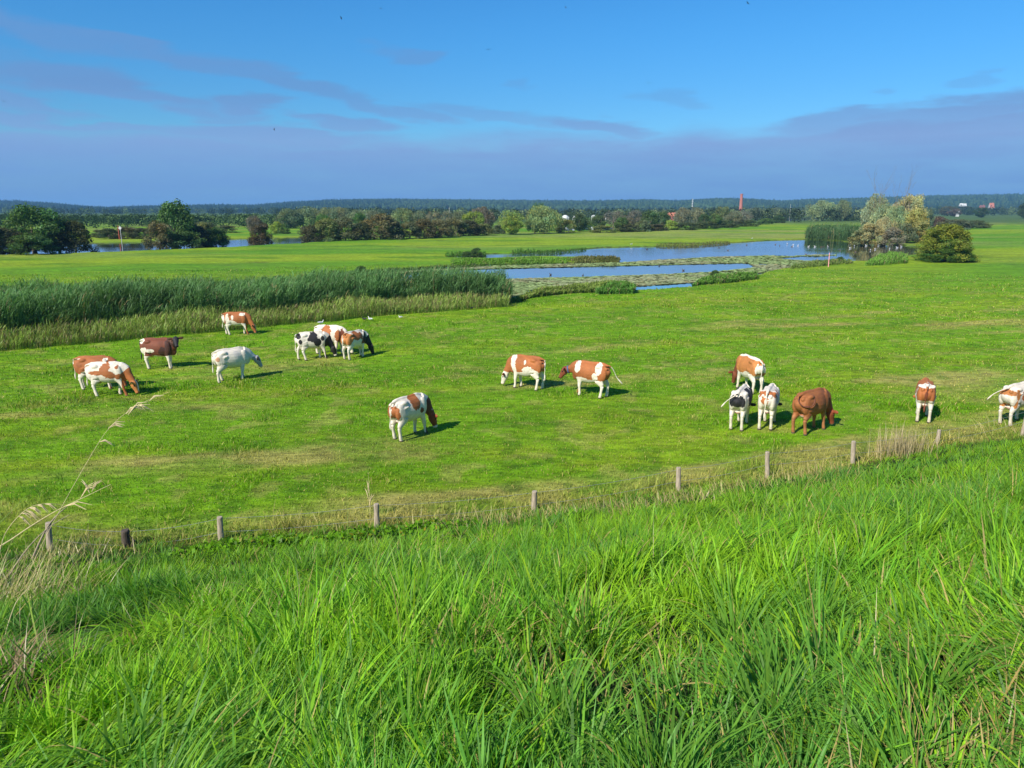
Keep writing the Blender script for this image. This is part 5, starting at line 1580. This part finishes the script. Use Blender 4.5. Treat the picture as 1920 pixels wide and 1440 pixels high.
def house(px, top, wpx, dist, label, wall, roof, eaves=.55, rz=0.0, deep=.8, chimneys=True):
    v = px_dir(px, 400); y = dist; x = v.x / v.y * y
    zb = float(height(np.array([x]), np.array([y]))[0])
    H = z_at(px, top, y) - zb; w = wpx * depth_scale(x, y, zb); d = w * deep
    root = empty('house', (x, y, zb), rz); tag(root, label, 'house')
    e = H * eaves
    # walls with gables at both ends of the ridge (ridge along x)
    V = [Vector(p) for p in ((-w / 2, -d / 2, -.3), (w / 2, -d / 2, -.3), (w / 2, d / 2, -.3), (-w / 2, d / 2, -.3), (-w / 2, -d / 2, e), (w / 2, -d / 2, e), (w / 2, d / 2, e), (-w / 2, d / 2, e), (-w / 2, 0, H - .08), (w / 2, 0, H - .08))]
    F = [(0, 1, 5, 4), (2, 3, 7, 6), (1, 2, 6, 9, 5), (3, 0, 4, 8, 7)]
    mesh_py('wall', V, F, wall, root)
    o_ = w * .04; t = H * .02 + .05
    V = [Vector(p) for p in ((-w / 2 - o_, -d / 2 - o_, e - .1), (w / 2 + o_, -d / 2 - o_, e - .1), (w / 2 + o_, 0, H), (-w / 2 - o_, 0, H), (w / 2 + o_, d / 2 + o_, e - .1), (-w / 2 - o_, d / 2 + o_, e - .1))]
    V += [p + Vector((0, 0, t)) for p in V]
    F = [(0, 1, 2, 3), (3, 2, 4, 5), (6, 9, 8, 7), (9, 11, 10, 8), (0, 6, 7, 1), (5, 4, 10, 11), (1, 7, 8, 2), (2, 8, 10, 4), (0, 3, 9, 6), (3, 5, 11, 9)]
    rf = mesh_py('roof', V, F, roof, root)
    if chimneys:
        parts = []; box_part(parts, w * .2, w * .3, -.3 * w * .1, w * .06, H * .8, H * 1.08)
        V, F = pieces(parts); mesh_py('chimney', V, F, MAT_BRICK, rf)
    for i in (-.28, 0, .28):
        parts = []; box_part(parts, i * w - w * .07, i * w + w * .07, -d / 2 - .04, -d / 2 + .02, e * .35, e * .78)
        V, F = pieces(parts); mesh_py('window', V, F, MAT_GLASS, root)
    return root


house(1261, 399, 17, 520, 'house with an orange-red roof behind the bright green bush', MAT_BRICK, MAT_TILE)
house(1490, 395, 13, 1150, 'small dark-roofed house behind the far water', MAT_RENDER, MAT_TILED)
house(1503, 399, 12, 1050, 'white house right of the dark-roofed one by the far water', MAT_RENDER, MAT_TILED, .7)
house(1800.5, 381.5, 6, 1450, 'white-gabled building at the foot of the hill, left of the twin', MAT_RENDER, MAT_RENDER, .8, chimneys=False)
house(1807, 382, 5, 1450, 'white-gabled building at the foot of the hill, right of the twin', MAT_RENDER, MAT_RENDER, .8, chimneys=False)
house(1857, 381, 8, 1500, 'pinkish-roofed house on the wooded slope at the right', MAT_RENDER, MAT_TILE, .5)
house(1840, 385, 9, 1350, 'house with a dull red roof above the solitary dark tree', MAT_BRICK, MAT_TILED, .5)
house(1795, 395, 5, 800, 'small white hut on the edge of the far right meadow', MAT_RENDER, MAT_RENDER, .85, chimneys=False)
house(1606, 395, 10, 1200, 'low house with reddish roof left of the autumn group', MAT_RENDER, MAT_TILED, .5)


def dome(px, top, wpx, dist, label):
    v = px_dir(px, 400); y = dist; x = v.x / v.y * y
    H = z_at(px, top, y); w = wpx * depth_scale(x, y)
    root = empty('storage_dome', (x, y, 0)); tag(root, label, 'dome', 'white domed roofs behind the trees')
    parts = []; tube(parts, [(0, 0, -.2), (0, 0, H * .6)], [w * .5, w * .5], 20); V, F = pieces(parts); mesh_py('wall', V, F, MAT_RENDER, root)
    parts = []; ellip(parts, (0, 0, H * .6), (w * .53, w * .53, H * .4), n=20); V, F = pieces(parts); mesh_py('roof', V, F, MAT_DOME, root)


dome(1060, 403, 12, 420, 'white domed roof right of the big pale willow')
dome(1077, 404, 7, 420, 'smallest white domed roof, between the other two')
dome(1113, 403, 9, 420, 'white domed roof above the rounded green tree')


def church():
    px, y = 1298, 1600.0
    v = px_dir(px, 390); x = v.x / v.y * y
    zb = float(height(np.array([x]), np.array([y]))[0]); zt = z_at(px, 372.5, y)
    root = empty('radio_mast', (x, y, zb)); tag(root, 'pale lattice mast with platforms in front of the wooded hill', 'mast')
    h = zt - zb; parts = []
    for sx in (-1, 1):
        for sy in (-1, 1):
            tube(parts, [(sx * 1.4, sy * 1.4, 0), (sx * .35, sy * .35, h)], [.22, .12], 5)
    for k in range(8):
        z0 = h * k / 8; z1 = h * (k + 1) / 8; a = 1.4 - 1.05 * k / 8; b_ = 1.4 - 1.05 * (k + 1) / 8
        for sg in (-1, 1): tube(parts, [(-a * sg, -a, z0), (b_ * sg, -b_, z1)], [.12, .12], 4); tube(parts, [(-a * sg, a, z0), (b_ * sg, b_, z1)], [.12, .12], 4)
    V, F = pieces(parts); mesh_py('lattice', V, F, MAT_WHITEP, root)
    for q in (.62, .8):
        parts = []; tube(parts, [(0, 0, h * q), (0, 0, h * q + .7)], [1.9, 1.9], 12); V, F = pieces(parts); mesh_py('platform', V, F, MAT_WHITEP, root)


church()

# --- birds
MAT_FEATHER = mat_plain('feathers', (1, 1, 1), rough=.7, attr=True)


def bird_mesh(name, body, wing, head, stand=False):
    parts = []; cols = []
    def add(fn, c):
        k = len(parts); fn(); n_ = sum(len(p[0]) for p in parts[k:]); cols.extend([c] * n_)
    add(lambda: tube(parts, [(-.34, 0, .16), (-.22, 0, .15), (-.05, 0, .12), (.12, 0, .13), (.20, 0, .17)], [(.02, .01), (.07, .05), (.11, .10), (.09, .09), (.04, .05)], 10), body)
    add(lambda: tube(parts, [(.14, 0, .15), (.19, 0, .24), (.20, 0, .31)], [.05, .035, .035], 8), head)
    add(lambda: ellip(parts, (.225, 0, .335), (.055, .04, .042)), head)
    add(lambda: tube(parts, [(.26, 0, .335), (.34, 0, .325)], [.018, .006], 6), (.5, .25, .05))
    for sg in (-1, 1):
        add(lambda: ellip(parts, (-.08, sg * .09, .15), (.20, .03, .07)), wing)
        if stand: add(lambda: tube(parts, [(.0, sg * .04, .08), (.01, sg * .04, -.10)], [.010, .008], 5), (.4, .2, .05))
    V, F = pieces(parts)
    me = bpy.data.meshes.new(name); me.from_pydata([tuple(v) for v in V], [], F); me.materials.append(MAT_FEATHER)
    ca = me.color_attributes.new('Col', 'FLOAT_COLOR', 'POINT')
    c4 = np.ones((len(V), 4), np.float32); c4[:, :3] = cols; ca.data.foreach_set('color', c4.ravel())
    return me


def place_bird(me, name, px, py, z, rz, sc, label, cat, group=None):
    x, y = G(px, py, z)
    o = bpy.data.objects.new(name, me); COL.objects.link(o)
    o.location = (x, y, z); o.rotation_euler = (0, 0, rz); o.scale = (sc,) * 3
    tag(o, label, cat, group)


gull = bird_mesh('gull', (.80, .80, .78), (.45, .47, .50), (.82, .82, .80))
gull_s = bird_mesh('gull', (.80, .80, .78), (.45, .47, .50), (.82, .82, .80), True)
duck = bird_mesh('duck', (.22, .17, .13), (.12, .09, .07), (.05, .06, .05))
crow_s = bird_mesh('crow', (.02, .02, .022), (.015, .015, .02), (.02, .02, .02), True)
rb = random.Random(6)
for (px, py) in [(1496, 461), (1516, 463), (1528, 463), (1552, 463), (1593, 460), (1602, 462), (1594, 466), (1620, 460), (1624, 461), (1640, 459), (1647, 461), (1657, 460), (1662, 456), (1682, 465), (1690, 463), (1668, 467), (1632, 470), (1641, 468), (1487, 460), (1476, 458)]:
    place_bird(gull, 'gull', px, py, WZ + .0, rb.uniform(0, 6.28), .8, 'small white gull resting on the right end of the pond', 'gull', 'gulls resting on the right end of the pond')
for (px, py) in [(1454, 459), (1462, 461), (1485, 463), (1540, 464), (1545, 463), (1575, 470), (1604, 473), (1511, 478), (1213, 468), (1236, 499), (1348, 465), (1400, 460), (1365, 470), (1281, 508), (1093, 518), (1032, 516)]:
    place_bird(duck, 'duck', px, py, WZ - .02, rb.uniform(0, 6.28), .75, 'small dark duck swimming on the open pond water', 'duck', 'ducks swimming on the pond')
z0 = .06
place_bird(crow_s, 'crow', 683, 600, z0, 2.8, .62, 'black crow on the pasture in front of the reeds, right of the trio of cows', 'crow')
place_bird(gull_s, 'gull', 694, 600, z0, 2.6, .62, 'grey-white gull standing right next to the black crow', 'gull')
place_bird(gull_s, 'gull', 602, 607, z0, .3, .65, 'white gull standing behind the red-and-white cow of the trio', 'gull')
place_bird(gull_s, 'gull', 751, 596, z0, 3.5, .5, 'white gull standing alone on the pasture before the dry reeds', 'gull')
place_bird(crow_s, 'crow', 885, 579, z0, .5, .5, 'dark bird on the grass at the right end of the reed bed', 'crow')
place_bird(gull_s, 'gull', 1184, 459, z0, .5, .9, 'white bird standing on the far pond shore', 'gull')
place_bird(gull_s, 'gull', 1410, 448, z0, .5, .9, 'pale bird standing on the far shore right of the other', 'gull')


def flying_mesh():
    parts = []
    tube(parts, [(-.20, 0, 0), (-.08, 0, 0), (.06, 0, 0), (.16, 0, 0)], [(.03, .008), (.035, .03), (.04, .035), (.012, .012)], 8)
    for sg in (-1, 1):
        V = [Vector(p) for p in ((.07, 0, .01), (.10, sg * .20, .10), (.02, sg * .46, .06), (-.05, sg * .22, .09), (-.06, 0, .01))]
        V += [v + Vector((0, 0, .012)) for v in V]
        F = [(0, 1, 3, 4), (1, 2, 3), (9, 8, 6, 5), (8, 7, 6), (0, 5, 6, 1), (1, 6, 7, 2), (2, 7, 8, 3), (3, 8, 9, 4)]
        parts.append((V, F))
    V, F = pieces(parts)
    me = bpy.data.meshes.new('swallow'); me.from_pydata([tuple(v) for v in V], [], F); me.materials.append(MAT_SWAL)
    return me


MAT_SWAL = mat_plain('dark feathers', (.03, .03, .04), rough=.6)
sw = flying_mesh()
for (px, py) in [(640, 34), (714, 16), (916, 93), (1061, 14), (1216, 156), (1402, 6), (514, 243), (7, 190)]:
    v = px_dir(px, py); t = rb.uniform(55, 80)
    o = bpy.data.objects.new('swallow', sw); COL.objects.link(o)
    o.location = (v.x * t, v.y * t, HC + v.z * t); o.rotation_euler = (rb.uniform(-.6, .6), rb.uniform(-.3, .3), rb.uniform(0, 6.28)); o.scale = (.42,) * 3
    tag(o, 'tiny dark swallow flying high in the sky', 'swallow', 'swallows flying high in the sky')


# --- long dry reed stalks at the left edge
MAT_STALK = mat_plain('dry reed stem', (0.68, 0.56, 0.30), rough=.7, noise=.25, scale=20)
MAT_STALKD = mat_plain('old grey reed stem', (0.34, 0.28, 0.18), rough=.8, noise=.3, scale=20)
MAT_STALKG = mat_plain('green stem', (0.22, 0.36, 0.05), rough=.6)


def ray_pt(px, py, y):
    v = px_dir(px, py); t = y / v.y
    return Vector((v.x * t, v.y * t, HC + v.z * t))


def stalk(pts, y0, y1, r0, label, mat, spikes=(), name='reed_stalk', plume=None, spl=1.0):
    n = len(pts)
    # the stem starts on the ground seen at its first point and keeps about that distance
    gy = G(pts[0][0], pts[0][1], 4.3)
    for _ in range(12):
        z0 = float(height(np.array([gy[0]]), np.array([gy[1]]))[0]); gy = G(pts[0][0], pts[0][1], z0 + .04)
    sc = gy[1] / y0; y1 = gy[1] + (y1 - y0) * sc * .5; y0 = gy[1]; r0 = r0 * sc * .62
    P = [ray_pt(a, b_, y0 + (y1 - y0) * i / (n - 1)) for i, (a, b_) in enumerate(pts)]
    # root the stem in the ground
    g0 = P[0].copy(); g0.z = float(height(np.array([g0.x]), np.array([g0.y]))[0]) - .03
    P = [g0] + P if P[0].z > g0.z + .02 else P
    C = catmull([tuple(p) for p in P], 5)
    m = len(C)
    parts = []; tube(parts, [tuple(c - C[0]) for c in C], [r0 * (1 - .75 * i / (m - 1)) for i in range(m)], 7)
    V, F = pieces(parts)
    o = mesh_py(name, V, F, mat, None, tuple(C[0])); tag(o, label, 'reed stalk')
    if spikes:
        rg = random.Random(len(pts) * 7 + int(pts[0][0]))
        for (a, b_, c, d_, yy) in spikes:
            p = ray_pt(a, b_, (y0 + y1) / 2) - Vector(C[0]); q = ray_pt(c, d_, (y0 + y1) / 2 + .04) - Vector(C[0])
            mid = (p + q) / 2 + Vector((0, 0, .18 * (q - p).length)); parts = []
            for k in range(4):
                w = Vector((rg.uniform(-1, 1), rg.uniform(-1, 1), rg.uniform(-1, 1))) * (q - p).length * .10
                e = (q - p) * rg.uniform(.5, 1.05)
                tube(parts, [p, p + e * .5 + (mid - (p + q) / 2) + w * .5, p + e + w], [.0012 * spl * sc, .0024 * spl * sc, .0006 * sc], 5)
            V, F = pieces(parts); mesh_py('seed_head', V, F, MAT_STALK, o)
    return o


stalk([(30, 1130), (60, 1060), (97, 985), (160, 872), (207, 800), (262, 758), (318, 735)], 3.5, 4.0, .0028, 'longest dry reed stalk bending right over the pasture in front of the spotted cow', MAT_STALK,
      [(240, 778, 290, 748, 3.93), (258, 762, 288, 770, 3.95), (236, 776, 262, 762, 3.93), (203, 803, 238, 794, 3.88), (203, 803, 236, 800, 3.88), (186, 829, 222, 836, 3.85), (280, 752, 310, 742, 3.97), (250, 766, 270, 768, 3.94)])
stalk([(-12, 1032), (20, 1012), (60, 985), (105, 958), (150, 936), (208, 908)], 3.3, 3.7, .0062, 'pale dry reed stem lying diagonally above the leftmost fence post', MAT_STALK,
      [(120, 950, 168, 951, 3.6), (150, 936, 182, 904, 3.62), (168, 925, 154, 898, 3.62), (172, 922, 188, 900, 3.63)])
stalk([(62, 1045), (85, 995), (105, 968), (125, 950)], 3.35, 3.6, .011, 'dark grey bundle of old reed stems beside the leftmost fence post', MAT_STALKD, name='reed_bundle')
stalk([(20, 1075), (50, 1030), (90, 990), (130, 965)], 3.3, 3.6, .008, 'second grey old reed stem just under the dark bundle', MAT_STALKD, name='reed_bundle')
stalk([(-5, 1060), (10, 1000), (50, 955), (90, 944), (120, 949)], 3.2, 3.5, .0035, 'arched dry reed stalk with feathery drooping head at the left edge', MAT_STALK,
      [(40, 962, 62, 972, 3.35), (55, 952, 80, 965, 3.4), (70, 947, 95, 962, 3.42), (35, 968, 55, 985, 3.35), (85, 945, 110, 958, 3.45), (48, 957, 75, 975, 3.38)], spl=1.2)
stalk([(10, 1190), (30, 1130), (60, 1090), (85, 1010)], 3.1, 3.4, .004, 'dry stalk rising steeply at the left edge below the bundle', MAT_STALK)
stalk([(-10, 990), (20, 960), (48, 930)], 3.4, 3.6, .003, 'short green-yellow stem leaning right at the left edge', MAT_STALKG)
stalk([(262, 1060), (258, 1000), (256, 938)], 3.9, 4.0, .004, 'upright green grass stem left of the second fence post from the left', MAT_STALKG, name='grass_stem')
stalk([(288, 1060), (292, 1000), (298, 940)], 3.9, 4.1, .004, 'upright green grass stem between the rotten post and its right neighbour', MAT_STALKG, name='grass_stem')
stalk([(652, 1010), (652, 950), (650, 885)], 4.6, 4.8, .003, 'thin light green grass stem left of the middle fence post', MAT_STALKG, name='grass_stem')
stalk([(694, 970), (693, 925), (690, 884)], 5.4, 5.5, .003, 'thin dry grass stem with seed head right above the middle fence post', MAT_STALK, [(692, 940, 684, 915, 5.5), (692, 950, 700, 925, 5.5), (691, 925, 690, 895, 5.5)], name='grass_stem', spl=1.3)
stalk([(206, 1312), (300, 1300), (400, 1290), (520, 1284), (640, 1281)], 2.75, 2.95, .0032, 'pale flattened straw lying across the green grass at lower left', MAT_STALK, name='straw')
stalk([(1395, 1160), (1370, 1190), (1340, 1220)], 3.3, 3.25, .0028, 'short dry straw lying in the grass right of centre', MAT_STALK, name='straw')

# ------------------------------------------------------------------ haze over the whole plain
def haze():
    parts = []
    box_part(parts, -7200, 7200, -7200, 7200, -2.5, 92.0)
    V, F = pieces(parts)
    m, b = new_mat('haze')
    v = b.n('ShaderNodeVolumePrincipled', {'Color': (0.28, 0.60, 1.0, 1), 'Density': HAZE_DENSITY, 'Anisotropy': 0.0})
    b.n('ShaderNodeOutputMaterial', {'Volume': v.outputs[0]})
    o = mesh_py('haze', V, F, m); tag(o, kind='stuff')


HAZE_DENSITY = 1.5e-4
haze()
